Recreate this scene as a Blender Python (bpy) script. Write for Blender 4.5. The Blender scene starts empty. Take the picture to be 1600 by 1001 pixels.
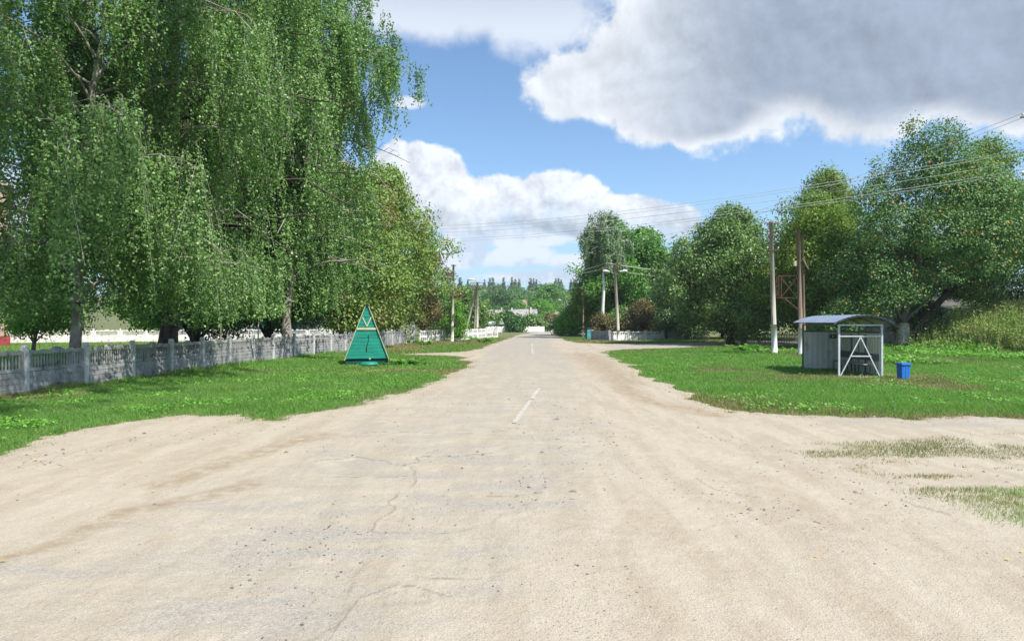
import bpy, math, random
import numpy as np
from mathutils import Vector, Matrix

R = math.radians
scene = bpy.context.scene
COL = scene.collection
rng = np.random.default_rng(7)
random.seed(7)

# ------------------------------------------------------------------ camera
CAM_H, F, HY = 1.85, 1000.0, 503.0          # eye height, focal length in photo pixels, horizon row
cam_d = bpy.data.cameras.new('camera'); cam = bpy.data.objects.new('camera', cam_d); COL.objects.link(cam)
cam.location = (0, 0, CAM_H); cam.rotation_euler = (R(90), 0, 0)
cam_d.sensor_width = 36; cam_d.lens = 36 * F / 1600; cam_d.shift_y = 2.5 / 1600
cam_d.clip_start = 0.05; cam_d.clip_end = 8000
scene.camera = cam
scene.view_settings.view_transform = 'Standard'; scene.view_settings.look = 'None'
scene.view_settings.gamma = 1; scene.view_settings.exposure = 0.80
scene.render.resolution_x = 1024; scene.render.resolution_y = 640
scene.cycles.max_bounces = 6; scene.cycles.diffuse_bounces = 3; scene.cycles.glossy_bounces = 2
scene.cycles.transmission_bounces = 4; scene.cycles.transparent_max_bounces = 6
scene.cycles.volume_bounces = 0

# ------------------------------------------------------------------ sun + sky
SUN_EL, SH = R(52), Vector((0.76, -0.65, 0)).normalized()       # SH: horizontal direction towards the sun
sun_d = bpy.data.lights.new('sun', 'SUN'); sun_d.energy = 4.3; sun_d.angle = R(0.53); sun_d.color = (1.0, 0.955, 0.89)
sun = bpy.data.objects.new('sun', sun_d); COL.objects.link(sun)
to_sun = Vector((SH.x * math.cos(SUN_EL), SH.y * math.cos(SUN_EL), math.sin(SUN_EL)))
sun.rotation_euler = to_sun.to_track_quat('Z', 'Y').to_euler(); sun.location = (30, -20, 60)

class NT:
    """small node-tree writer"""
    def __init__(s, tree):
        s.t = tree; s.n = tree.nodes; s.l = tree.links
    def add(s, typ, **kw):
        nd = s.n.new(typ)
        for k, v in kw.items(): setattr(nd, k, v)
        return nd
    def plug(s, v, sock):
        if isinstance(v, bpy.types.NodeSocket): s.l.new(v, sock)
        elif v is not None:
            try: sock.default_value = v
            except Exception: sock.default_value = (*v, 1.0)
    def math(s, op, a, b=None, c=None, clamp=False):
        nd = s.add('ShaderNodeMath', operation=op, use_clamp=clamp)
        s.plug(a, nd.inputs[0]); s.plug(b, nd.inputs[1])
        if c is not None: s.plug(c, nd.inputs[2])
        return nd.outputs[0]
    def vmath(s, op, a, b=None):
        nd = s.add('ShaderNodeVectorMath', operation=op); s.plug(a, nd.inputs[0])
        if b is not None: s.plug(b, nd.inputs[1])
        return nd.outputs[1] if op in ('LENGTH', 'DOT_PRODUCT') else nd.outputs[0]
    def ss(s, v, a, b, lo=0.0, hi=1.0):
        nd = s.add('ShaderNodeMapRange', interpolation_type='SMOOTHSTEP'); s.plug(v, nd.inputs[0])
        nd.inputs[1].default_value = a; nd.inputs[2].default_value = b
        nd.inputs[3].default_value = lo; nd.inputs[4].default_value = hi
        return nd.outputs[0]
    def mix(s, f, a, b, blend='MIX'):
        nd = s.add('ShaderNodeMix', data_type='RGBA', blend_type=blend)
        s.plug(f, nd.inputs[0]); s.plug(a, nd.inputs[6]); s.plug(b, nd.inputs[7])
        return nd.outputs[2]
    def noise(s, vec, scale, detail=4, rough=0.5, dist=0.0, lac=2.0):
        nd = s.add('ShaderNodeTexNoise'); s.plug(vec, nd.inputs['Vector'])
        nd.inputs['Scale'].default_value = scale; nd.inputs['Detail'].default_value = detail
        nd.inputs['Roughness'].default_value = rough; nd.inputs['Distortion'].default_value = dist
        nd.inputs['Lacunarity'].default_value = lac
        return nd.outputs[0]
    def vor(s, vec, scale, feature='F1'):
        nd = s.add('ShaderNodeTexVoronoi', feature=feature); s.plug(vec, nd.inputs['Vector'])
        nd.inputs['Scale'].default_value = scale
        return nd

world = bpy.data.worlds.new('World'); scene.world = world; world.use_nodes = True
wn = NT(world.node_tree); wn.n.clear()
sky = wn.add('ShaderNodeTexSky', sky_type='NISHITA'); sky.sun_disc = False
sky.sun_elevation = SUN_EL; sky.sun_rotation = math.atan2(SH.x, SH.y)
sky.altitude = 150; sky.air_density = 1.0; sky.dust_density = 0.3; sky.ozone_density = 2.0
gen = wn.add('ShaderNodeTexCoord').outputs['Generated']
sep = wn.add('ShaderNodeSeparateXYZ'); wn.plug(gen, sep.inputs[0])
az = wn.math('ARCTAN2', sep.outputs[0], sep.outputs[1]); el = wn.math('ARCSINE', sep.outputs[2])
comb = wn.add('ShaderNodeCombineXYZ'); wn.plug(az, comb.inputs[0]); wn.plug(el, comb.inputs[1]); ae = comb.outputs[0]
def azel(x, y):
    a = math.atan((x - 800) / F); return a, math.atan((HY - y) / F * math.cos(a))
warp = wn.noise(gen, 7.0, 3, 0.5)
def blobs(lst):
    out = None
    for (x, y, rx, ry) in lst:
        a, e = azel(x, y)
        d = wn.vmath('SUBTRACT', ae, (a, e, 0)); d = wn.vmath('MULTIPLY', d, (F / rx, F / ry, 0))
        m = wn.math('SUBTRACT', 1.0, wn.vmath('LENGTH', d))
        out = m if out is None else wn.math('SMOOTH_MAX', out, m, 0.12)
    return out
big = [(1380, 18, 400, 160), (1130, 95, 260, 100), (960, 125, 155, 58), (1450, 95, 300, 82), (1070, 30, 95, 80), (1090, 178, 140, 46), (1620, 125, 130, 66)]
small = [(690, 5, 210, 62), (840, 20, 125, 78), (640, 161, 36, 13)]
bank = [(660, 295, 95, 65), (760, 320, 110, 52), (860, 315, 105, 50), (960, 340, 115, 38), (1040, 348, 66, 32), (630, 265, 60, 48)]
low = [(722, 402, 70, 24), (812, 400, 60, 22), (800, 374, 120, 14), (893, 410, 40, 16), (718, 385, 60, 16), (900, 432, 200, 12), (1090, 440, 160, 30), (40, 330, 170, 80)]
n1 = wn.noise(gen, 9.0, 10, 0.60, 0.15)
n2 = wn.noise(gen, 22.0, 7, 0.55, 0.1)
nn = wn.math('ADD', wn.math('MULTIPLY', wn.math('SUBTRACT', n1, 0.5), 1.05), wn.math('MULTIPLY', wn.math('SUBTRACT', n2, 0.5), 0.5))
mb = wn.math('ADD', blobs(big), nn); ms = wn.math('ADD', blobs(small), nn)
mk = wn.math('ADD', blobs(bank), nn); ml = wn.math('ADD', blobs(low), nn)
# elsewhere in the sky (outside the photograph's view): scattered clouds
nb = wn.noise(gen, 2.6, 8, 0.55)
behind = wn.ss(sep.outputs[1], 0.35, 0.62, 1.0, 0.0)
mo = wn.math('MULTIPLY', wn.ss(nb, 0.5, 0.66), behind)
a_big = wn.ss(mb, -0.03, 0.20); a_s = wn.ss(ms, 0.0, 0.5, 0, 0.85); a_k = wn.ss(mk, -0.01, 0.18, 0, 0.96); a_l = wn.ss(ml, -0.05, 0.35, 0, 0.88)
# relief: a cloud's side towards the sun is brighter; sample the same noise a little nearer to the sun
off = wn.vmath('ADD', gen, tuple(to_sun * 0.016))
n1s = wn.noise(off, 9.0, 10, 0.60, 0.15)
rel = wn.math('SUBTRACT', n1, n1s)
dark_b = wn.math('MULTIPLY', wn.ss(wn.math('ADD', blobs(big), wn.math('MULTIPLY', wn.math('SUBTRACT', n1, 0.5), 1.0)), 0.08, 0.50), wn.ss(az, 0.10, 0.40, 0.22, 1.0))
c_white = (6.1, 6.4, 6.8, 1); c_grey = (2.6, 3.1, 3.95, 1)
big_c = wn.mix(dark_b, c_white, c_grey)
big_c = wn.mix(1.0, big_c, wn.math('ADD', 1.0, wn.math('MULTIPLY', rel, 1.2)), 'MULTIPLY')
eb = wn.ss(wn.math('ADD', el, wn.math('MULTIPLY', wn.math('SUBTRACT', n2, 0.5), 0.16)), 0.10, 0.205)
bank_c = wn.mix(eb, (3.9, 4.9, 6.1, 1), (6.1, 6.4, 6.9, 1))
bank_c = wn.mix(1.0, bank_c, wn.math('ADD', 1.0, wn.math('MULTIPLY', rel, 2.6)), 'MULTIPLY')
small_c = wn.mix(wn.ss(el, 0.42, 0.50), (6.0, 6.4, 7.0, 1), (4.3, 4.9, 5.8, 1))
low_c = wn.mix(wn.ss(n2, 0.38, 0.55), (4.6, 5.4, 6.5, 1), (6.5, 6.9, 7.4, 1))
skyc = wn.mix(1.0, sky.outputs[0], (1.06, 1.22, 1.30, 1), 'MULTIPLY')
c = wn.mix(wn.ss(el, 0.0, 0.26, 0.55, 0.0), skyc, (2.5, 4.1, 5.9, 1))
c = wn.mix(a_l, c, low_c); c = wn.mix(a_k, c, bank_c); c = wn.mix(a_s, c, small_c); c = wn.mix(a_big, c, big_c)
c = wn.mix(mo, c, (5.0, 5.4, 6.0, 1))
bg = wn.add('ShaderNodeBackground'); wn.plug(c, bg.inputs[0]); bg.inputs[1].default_value = 0.085
wo = wn.add('ShaderNodeOutputWorld'); wn.l.new(bg.outputs[0], wo.inputs[0])

# ------------------------------------------------------------------ helpers
def gp(x, y):                     # photo pixel on flat ground -> metres
    D = CAM_H * F / (y - HY); return ((x - 800) / F * D, D)
def hz(y, D): return CAM_H + (HY - y) * D / F

def setp(o, label=None, cat=None, group=None, kind=None):
    if label: o['label'] = label
    if cat: o['category'] = cat
    if group: o['group'] = group
    if kind: o['kind'] = kind
    return o
def empty(name, loc=(0, 0, 0), rz=0.0, label=None, cat=None, group=None):
    o = bpy.data.objects.new(name, None); COL.objects.link(o); o.location = loc; o.rotation_euler.z = rz
    o.empty_display_size = 0.3
    return setp(o, label, cat, group)
def copy_tree(o, parent=None):
    c = o.copy(); COL.objects.link(c); c.parent = parent
    for ch in list(o.children): copy_tree(ch, c)
    return c

def arr_mesh(name, V, Q, mat, parent=None, attrs=None, smooth=False):
    """V (n,3), Q (m,k) numpy arrays -> object"""
    V = np.asarray(V, dtype=np.float32); Q = np.asarray(Q, dtype=np.int32)
    me = bpy.data.meshes.new(name); k = Q.shape[1]
    me.vertices.add(len(V)); me.vertices.foreach_set('co', V.ravel())
    me.loops.add(Q.size); me.loops.foreach_set('vertex_index', Q.ravel())
    me.polygons.add(len(Q)); me.polygons.foreach_set('loop_start', np.arange(0, Q.size, k, dtype=np.int32))
    if smooth: me.polygons.foreach_set('use_smooth', np.ones(len(Q), dtype=bool))
    if attrs:
        for an, av in attrs.items():
            a = me.color_attributes.new(an, 'FLOAT_COLOR', 'POINT'); a.data.foreach_set('color', np.asarray(av, dtype=np.float32).ravel())
    me.update(calc_edges=True)
    me.materials.append(mat)
    o = bpy.data.objects.new(name, me); COL.objects.link(o); o.parent = parent
    return o

class MB:
    def __init__(s): s.v = []; s.f = []; s.smooth = []
    def quad(s, a, b, c, d):
        i = len(s.v); s.v += [tuple(a), tuple(b), tuple(c), tuple(d)]; s.f.append((i, i+1, i+2, i+3)); s.smooth.append(False)
    def box(s, c, d, rz=0.0, M=None, bevel=0.0):
        cx, cy, cz = c; dx, dy, dz = d[0]/2, d[1]/2, d[2]/2; i = len(s.v)
        rot = M if M is not None else Matrix.Rotation(rz, 3, 'Z')
        for sx, sy, sz in ((-1,-1,-1),(1,-1,-1),(1,1,-1),(-1,1,-1),(-1,-1,1),(1,-1,1),(1,1,1),(-1,1,1)):
            p = rot @ Vector((sx*dx, sy*dy, sz*dz)); s.v.append((p.x+cx, p.y+cy, p.z+cz))
        for f in ((0,3,2,1),(4,5,6,7),(0,1,5,4),(1,2,6,5),(2,3,7,6),(3,0,4,7)):
            s.f.append(tuple(i+k for k in f)); s.smooth.append(False)
        return s
    def beam(s, a, b, w, h=None, up=(0, 0, 1)):
        a = Vector(a); b = Vector(b); h = h or w; d = (b - a); L = d.length; d.normalize()
        upv = Vector(up)
        if abs(d.dot(upv)) > 0.98: upv = Vector((1, 0, 0))
        x = d.cross(upv).normalized(); z = x.cross(d).normalized()
        M = Matrix((x, d, z)).transposed()
        return s.box(tuple((a+b)/2), (w, L, h), M=M)
    def tube(s, pts, rad, n=8, cap=True):
        pts = [Vector(p) for p in pts]; rs = rad if hasattr(rad, '__len__') else [rad]*len(pts); i0 = len(s.v); m = len(pts)
        ref = Vector((0.31, 0.95, 0.05)).normalized()
        for k, p in enumerate(pts):
            t = (pts[min(k+1, m-1)] - pts[max(k-1, 0)]).normalized()
            if abs(t.dot(ref)) > 0.95: r2 = Vector((0.9, -0.1, 0.3))
            else: r2 = ref
            x = t.cross(r2).normalized(); y = t.cross(x)
            for j in range(n):
                a = 2*math.pi*j/n; q = p + (x*math.cos(a) + y*math.sin(a))*rs[k]; s.v.append(tuple(q))
        for k in range(m-1):
            for j in range(n):
                a = i0+k*n+j; b = i0+k*n+(j+1) % n; s.f.append((a, b, b+n, a+n)); s.smooth.append(True)
        if cap:
            s.f.append(tuple(i0+j for j in range(n))); s.f.append(tuple(i0+(m-1)*n+j for j in reversed(range(n)))); s.smooth += [False, False]
        return s
    def prism(s, poly, y0, y1, M=None, off=(0, 0, 0)):
        """poly = [(x,z)...] extruded from y0 to y1"""
        n = len(poly); i = len(s.v)
        for y in (y0, y1):
            for (x, z) in poly:
                p = Vector((x, y, z)); p = (M @ p) if M is not None else p; s.v.append((p.x+off[0], p.y+off[1], p.z+off[2]))
        s.f.append(tuple(i+k for k in range(n))); s.f.append(tuple(i+n+k for k in reversed(range(n)))); s.smooth += [False, False]
        for k in range(n):
            j = (k+1) % n; s.f.append((i+k, i+n+k, i+n+j, i+j)); s.smooth.append(False)
        return s
    def build(s, name, mat, parent=None, bevel=0.0):
        me = bpy.data.meshes.new(name); me.from_pydata(s.v, [], s.f); me.polygons.foreach_set('use_smooth', s.smooth); me.update()
        me.materials.append(mat)
        o = bpy.data.objects.new(name, me); COL.objects.link(o); o.parent = parent
        if bevel:
            m = o.modifiers.new('bevel', 'BEVEL'); m.width = bevel; m.segments = 2; m.limit_method = 'ANGLE'
        return o

def vnoise(x, y, seed=0):
    """2-D value noise in numpy, 0..1"""
    xi = np.floor(x).astype(np.int64); yi = np.floor(y).astype(np.int64); fx = x - xi; fy = y - yi
    fx = fx*fx*(3-2*fx); fy = fy*fy*(3-2*fy)
    def h(a, b):
        n = (a*374761393 + b*668265263 + seed*1274126177) & 0xffffffff
        n = ((n ^ (n >> 13)) * 1274126177) & 0xffffffff
        return ((n ^ (n >> 16)) & 0xffff) / 65535.0
    return (h(xi, yi)*(1-fx)+h(xi+1, yi)*fx)*(1-fy) + (h(xi, yi+1)*(1-fx)+h(xi+1, yi+1)*fx)*fy
def fbm(x, y, oct=4, seed=0):
    t = 0; a = 0.5; s = 0
    for k in range(oct):
        t = t + a*vnoise(x*2**k, y*2**k, seed+k*17); s += a; a *= 0.5
    return t/s

# ------------------------------------------------------------------ materials
def new_mat(name):
    m = bpy.data.materials.new(name); m.use_nodes = True; t = NT(m.node_tree); t.n.clear()
    o = t.add('ShaderNodeOutputMaterial'); return m, t, o
def weathered(name, col, col2=None, scale=3.0, rough=0.8, metal=0.0, bump=0.15, bscale=60.0, grime=None, gs=6.0, stretch=(1, 1, 1), spec=0.4):
    m, t, o = new_mat(name)
    tc = t.add('ShaderNodeTexCoord').outputs['Object']
    v = t.vmath('MULTIPLY', tc, stretch)
    col2 = col2 or tuple(c*0.72 for c in col)
    c = t.mix(t.ss(t.noise(v, scale, 6, 0.6), 0.35, 0.65), (*col, 1), (*col2, 1))
    if grime: c = t.mix(t.ss(t.noise(v, gs, 7, 0.65, 0.4), 0.52, 0.68), c, (*grime, 1))
    b = t.add('ShaderNodeBsdfPrincipled'); t.plug(c, b.inputs['Base Color']); b.inputs['Roughness'].default_value = rough
    b.inputs['Metallic'].default_value = metal; b.inputs['Specular IOR Level'].default_value = spec
    if bump:
        bp = t.add('ShaderNodeBump'); bp.inputs['Strength'].default_value = bump; bp.inputs['Distance'].default_value = 0.01
        t.plug(t.noise(tc, bscale, 5, 0.6), bp.inputs['Height']); t.l.new(bp.outputs[0], b.inputs['Normal'])
    t.l.new(b.outputs[0], o.inputs[0]); return m
LEAF_GAIN = 1.6
def leaf_mat(name, cols, patch=None, ps=0.35, trans=0.28, rough=0.42, spec=0.35, thr=(0.5, 0.64)):
    """cols: dark, mid, light; patch: colour of turning patches"""
    m, t, o = new_mat(name)
    geo = t.add('ShaderNodeNewGeometry'); rnd = geo.outputs['Random Per Island']
    tc = t.add('ShaderNodeTexCoord').outputs['Object']
    spec = min(spec, 0.3); cols = [tuple(q*LEAF_GAIN for q in cc) for cc in cols]
    r = t.add('ShaderNodeValToRGB'); t.plug(rnd, r.inputs[0]); e = r.color_ramp.elements
    e[0].color = (*cols[0], 1); e[1].color = (*cols[2], 1); e.new(0.5).color = (*cols[1], 1)
    c = r.outputs[0]
    c = t.mix(t.ss(t.noise(tc, 0.8, 3, 0.5), 0.35, 0.65, 0.0, 0.35), c, (*cols[2], 1))
    if patch:
        f = t.math('MULTIPLY', t.ss(t.noise(tc, ps, 5, 0.65, 0.5), thr[0], thr[1]), t.ss(rnd, 0.0, 0.6, 1.0, 0.35))
        c = t.mix(f, c, (*patch, 1))
    b = t.add('ShaderNodeBsdfPrincipled'); t.plug(c, b.inputs['Base Color']); b.inputs['Roughness'].default_value = rough
    b.inputs['Specular IOR Level'].default_value = spec
    tr = t.add('ShaderNodeBsdfTranslucent'); c2 = t.mix(1.0, c, (1.12, 1.5, 0.6, 1), 'MULTIPLY'); t.plug(c2, tr.inputs[0])
    mx = t.add('ShaderNodeMixShader'); mx.inputs[0].default_value = trans
    t.l.new(b.outputs[0], mx.inputs[1]); t.l.new(tr.outputs[0], mx.inputs[2]); t.l.new(mx.outputs[0], o.inputs[0]); return m

M = {}
M['birch_leaf'] = leaf_mat('birch_leaf', ((0.032, 0.078, 0.018), (0.074, 0.146, 0.036), (0.170, 0.255, 0.088)), (0.24, 0.22, 0.04), 0.6, 0.30, 0.42, 0.4, (0.62, 0.72))
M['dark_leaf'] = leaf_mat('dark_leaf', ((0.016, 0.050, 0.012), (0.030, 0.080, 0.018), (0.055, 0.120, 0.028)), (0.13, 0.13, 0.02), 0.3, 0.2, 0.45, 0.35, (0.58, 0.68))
M['turning_leaf'] = leaf_mat('turning_leaf', ((0.045, 0.100, 0.020), (0.095, 0.165, 0.034), (0.180, 0.230, 0.060)), (0.27, 0.17, 0.07), 0.28, 0.25, 0.5, 0.3, (0.49, 0.65))
M['chestnut_leaf'] = leaf_mat('chestnut_leaf', ((0.040, 0.090, 0.022), (0.080, 0.145, 0.038), (0.145, 0.205, 0.068)), (0.15, 0.13, 0.045), 0.5, 0.22, 0.45, 0.4, (0.55, 0.7))
M['locust_leaf'] = leaf_mat('locust_leaf', ((0.055, 0.105, 0.016), (0.095, 0.155, 0.022), (0.145, 0.200, 0.035)), (0.20, 0.18, 0.03), 0.4, 0.32, 0.5, 0.3)
M['pear_leaf'] = leaf_mat('pear_leaf', ((0.034, 0.084, 0.020), (0.066, 0.132, 0.034), (0.125, 0.195, 0.062)), None, 0.4, 0.2, 0.5, 0.25)
M['bright_leaf'] = leaf_mat('bright_leaf', ((0.050, 0.130, 0.016), (0.085, 0.190, 0.024), (0.130, 0.250, 0.040)), None, 0.4, 0.35, 0.45, 0.3)
M['maple_leaf'] = leaf_mat('maple_leaf', ((0.036, 0.100, 0.018), (0.066, 0.155, 0.026), (0.115, 0.215, 0.045)), None, 0.4, 0.28, 0.45, 0.35)
M['willow_leaf'] = leaf_mat('willow_leaf', ((0.055, 0.105, 0.040), (0.085, 0.145, 0.060), (0.130, 0.190, 0.085)), None, 0.4, 0.25, 0.5, 0.35)
M['brown_leaf'] = leaf_mat('brown_leaf', ((0.060, 0.060, 0.022), (0.120, 0.085, 0.045), (0.170, 0.125, 0.065)), (0.07, 0.12, 0.025), 1.1, 0.2, 0.6, 0.2, (0.46, 0.56))
M['far_leaf'] = leaf_mat('far_leaf', ((0.030, 0.075, 0.018), (0.050, 0.110, 0.024), (0.085, 0.150, 0.032)), (0.11, 0.15, 0.03), 0.02, 0.2, 0.6, 0.2, (0.45, 0.6))
M['poplar_leaf'] = leaf_mat('poplar_leaf', ((0.022, 0.048, 0.022), (0.034, 0.064, 0.028), (0.048, 0.080, 0.034)), None, 0.1, 0.15, 0.6, 0.2)
M['grass'] = leaf_mat('grass_blade', ((0.048, 0.118, 0.020), (0.084, 0.178, 0.034), (0.145, 0.240, 0.060)), (0.19, 0.26, 0.08), 0.35, 0.42, 0.5, 0.3, (0.48, 0.66))
M['dry_grass'] = leaf_mat('dry_grass', ((0.085, 0.11, 0.03), (0.16, 0.14, 0.07), (0.25, 0.20, 0.11)), (0.11, 0.17, 0.03), 0.5, 0.25, 0.6, 0.2, (0.45, 0.58))
M['weed'] = leaf_mat('weed_stalks', ((0.090, 0.160, 0.030), (0.150, 0.220, 0.055), (0.250, 0.250, 0.110)), (0.34, 0.27, 0.15), 0.35, 0.25, 0.6, 0.2, (0.53, 0.66))
M['broad'] = leaf_mat('broad_leaf', ((0.06, 0.15, 0.018), (0.085, 0.19, 0.025), (0.12, 0.24, 0.04)), None, 0.4, 0.3, 0.45, 0.35)
M['bark'] = weathered('dark_bark', (0.085, 0.070, 0.055), (0.035, 0.028, 0.022), 5, 0.95, 0, 0.8, 25, stretch=(1, 1, 0.2))
M['birch_bark'] = weathered('birch_bark', (0.34, 0.31, 0.27), (0.17, 0.15, 0.125), 3, 0.8, 0, 0.4, 30, grime=(0.06, 0.05, 0.045), gs=2.6, stretch=(1, 1, 0.9))
M['grey_bark'] = weathered('grey_bark', (0.22, 0.19, 0.16), (0.10, 0.085, 0.07), 5, 0.95, 0, 0.8, 25, stretch=(1, 1, 0.25))
M['whitewash'] = weathered('whitewash', (0.72, 0.69, 0.64), (0.50, 0.45, 0.38), 4, 0.9, 0, 0.5, 30, grime=(0.25, 0.21, 0.17), gs=5)
M['pole_conc'] = weathered('pole_concrete', (0.42, 0.39, 0.33), (0.30, 0.27, 0.22), 1.2, 0.9, 0, 0.3, 80, stretch=(3, 3, 0.4))
M['pole_white'] = weathered('pole_whitewash', (0.80, 0.80, 0.78), (0.70, 0.69, 0.66), 3, 0.85, 0, 0.2, 60)
M['pole_wood'] = weathered('pole_wood', (0.26, 0.19, 0.14), (0.15, 0.11, 0.085), 2.5, 0.9, 0, 0.6, 40, stretch=(4, 4, 0.3))
M['fence_conc'] = weathered('fence_concrete', (0.36, 0.36, 0.355), (0.27, 0.268, 0.26), 1.6, 0.92, 0, 0.4, 90, grime=(0.13, 0.125, 0.11), gs=3.2)
M['fence_post'] = weathered('fence_post_concrete', (0.58, 0.58, 0.57), (0.47, 0.465, 0.45), 2.0, 0.92, 0, 0.4, 90, grime=(0.19, 0.18, 0.16), gs=4)
M['fence_white'] = weathered('fence_whitewash', (0.80, 0.79, 0.77), (0.68, 0.67, 0.64), 2, 0.9, 0, 0.3, 80, grime=(0.36, 0.34, 0.29), gs=3)
M['green_paint'] = weathered('green_paint', (0.012, 0.28, 0.20), (0.010, 0.21, 0.15), 2.2, 0.5, 0, 0.25, 30, grime=(0.012, 0.13, 0.095), gs=5, stretch=(0.4, 1, 3))
M['dark_green'] = weathered('dark_green_paint', (0.010, 0.085, 0.060), (0.006, 0.05, 0.036), 4, 0.6)
M['cream'] = weathered('cream_paint', (0.62, 0.56, 0.36), (0.50, 0.44, 0.27), 5, 0.6)
M['black'] = weathered('black_iron', (0.02, 0.02, 0.02), (0.03, 0.025, 0.02), 5, 0.6)
M['pale_conc'] = weathered('pale_concrete', (0.58, 0.57, 0.53), (0.42, 0.40, 0.36), 4, 0.9)
M['roof_sheet'] = weathered('shelter_roof_sheet', (0.34, 0.41, 0.54), (0.29, 0.35, 0.47), 2, 0.38, 0.15, 0.05, 30)
M['roof_under'] = weathered('shelter_roof_lining', (0.24, 0.29, 0.16), (0.18, 0.22, 0.12), 2, 0.7)
M['wall_sheet'] = weathered('corrugated_sheet', (0.62, 0.64, 0.60), (0.52, 0.54, 0.51), 1.2, 0.5, 0.1, 0.05, 30, grime=(0.33, 0.32, 0.27), gs=2.0, stretch=(1, 1, 0.5))
M['frame_white'] = weathered('white_painted_steel', (0.66, 0.69, 0.72), (0.52, 0.55, 0.58), 6, 0.45, 0.0, 0.05)
M['frame_dark'] = weathered('grey_steel', (0.13, 0.15, 0.16), (0.09, 0.10, 0.11), 6, 0.55)
M['bench_wood'] = weathered('bench_board', (0.40, 0.36, 0.30), (0.27, 0.24, 0.20), 6, 0.8, stretch=(4, 0.4, 4))
M['blue'] = weathered('blue_plastic', (0.018, 0.17, 0.56), (0.014, 0.13, 0.46), 4, 0.42, 0, 0.05)
M['rust'] = weathered('rusty_steel', (0.16, 0.070, 0.050), (0.09, 0.042, 0.032), 8, 0.85, 0, 0.4, 60)
M['steel'] = weathered('galvanised_steel', (0.38, 0.39, 0.40), (0.28, 0.29, 0.30), 8, 0.5, 0.4)
M['porcelain'] = weathered('porcelain', (0.70, 0.70, 0.68), (0.6, 0.6, 0.58), 8, 0.25, 0, 0)
M['lamp_white'] = weathered('lamp_housing', (0.72, 0.73, 0.74), (0.6, 0.61, 0.62), 8, 0.4, 0, 0)
M['wire'] = weathered('aluminium_wire', (0.66, 0.67, 0.64), (0.55, 0.56, 0.53), 3, 0.6, 0.0, 0)
M['yellow_pipe'] = weathered('yellow_painted_pipe', (0.46, 0.42, 0.22), (0.32, 0.27, 0.13), 9, 0.6)
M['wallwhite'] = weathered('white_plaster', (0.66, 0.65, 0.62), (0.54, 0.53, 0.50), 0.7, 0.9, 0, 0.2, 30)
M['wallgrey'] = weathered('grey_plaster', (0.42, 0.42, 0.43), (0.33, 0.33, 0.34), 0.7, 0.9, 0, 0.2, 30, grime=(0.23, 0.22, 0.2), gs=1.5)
M['slate'] = weathered('asbestos_roof', (0.36, 0.33, 0.315), (0.27, 0.245, 0.235), 0.8, 0.9, 0, 0.2, 30, grime=(0.22, 0.19, 0.17), gs=2)
M['dark_roof'] = weathered('dark_roof_sheets', (0.12, 0.115, 0.11), (0.08, 0.076, 0.072), 0.8, 0.9, 0, 0.2, 30)
M['brown_roof'] = weathered('brown_roof', (0.30, 0.22, 0.16), (0.22, 0.16, 0.12), 0.8, 0.9, 0, 0.2, 30)
M['glass'] = weathered('window_glass', (0.05, 0.07, 0.09), (0.03, 0.045, 0.06), 1, 0.08, 0, 0, spec=0.6)
M['bluepaint'] = weathered('blue_paint', (0.06, 0.25, 0.48), (0.05, 0.2, 0.4), 2, 0.6)
M['teal'] = weathered('teal_paint', (0.07, 0.30, 0.34), (0.05, 0.22, 0.26), 3, 0.6)
M['redpaint'] = weathered('red_plinth_paint', (0.30, 0.05, 0.045), (0.22, 0.04, 0.035), 2, 0.8)
M['orange_fruit'] = weathered('pear_fruit', (0.62, 0.22, 0.04), (0.48, 0.24, 0.05), 3, 0.45, 0, 0)
M['picket'] = weathered('weathered_pickets', (0.34, 0.32, 0.28), (0.22, 0.20, 0.175), 3, 0.9, stretch=(5, 5, 0.5))
M['stone'] = leaf_mat('pebble', ((0.055, 0.048, 0.042), (0.10, 0.088, 0.076), (0.20, 0.178, 0.150)), None, 0.4, 0.0, 0.85, 0.2)
M['litter'] = leaf_mat('fallen_leaf', ((0.20, 0.11, 0.045), (0.34, 0.20, 0.06), (0.48, 0.34, 0.06)), None, 0.4, 0.15, 0.7, 0.2)
M['red_flower'] = leaf_mat('dark_red_leaf', ((0.07, 0.01, 0.015), (0.14, 0.03, 0.05), (0.28, 0.12, 0.16)), None, 0.4, 0.2, 0.6, 0.2)
M['sign_back'] = weathered('sign_back', (0.50, 0.52, 0.53), (0.42, 0.44, 0.45), 4, 0.5, 0.3, 0)
# brick for the left building
def brick_mat():
    m, t, o = new_mat('pale_brick'); tc = t.add('ShaderNodeTexCoord').outputs['Object']
    sp = t.add('ShaderNodeSeparateXYZ'); t.plug(tc, sp.inputs[0]); cb = t.add('ShaderNodeCombineXYZ')
    t.plug(t.math('ADD', sp.outputs[0], sp.outputs[1]), cb.inputs[0]); t.plug(sp.outputs[2], cb.inputs[1])
    b = t.add('ShaderNodeTexBrick'); t.plug(cb.outputs[0], b.inputs['Vector']); b.inputs['Color1'].default_value = (0.42, 0.26, 0.18, 1)
    b.inputs['Color2'].default_value = (0.50, 0.34, 0.25, 1); b.inputs['Mortar'].default_value = (0.36, 0.32, 0.28, 1)
    b.inputs['Scale'].default_value = 1.0; b.inputs['Brick Width'].default_value = 0.26; b.inputs['Row Height'].default_value = 0.078; b.inputs['Mortar Size'].default_value = 0.01
    s = t.add('ShaderNodeBsdfPrincipled'); t.l.new(b.outputs[0], s.inputs['Base Color']); s.inputs['Roughness'].default_value = 0.9
    t.l.new(s.outputs[0], o.inputs[0]); return m
M['brick'] = brick_mat()

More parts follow.
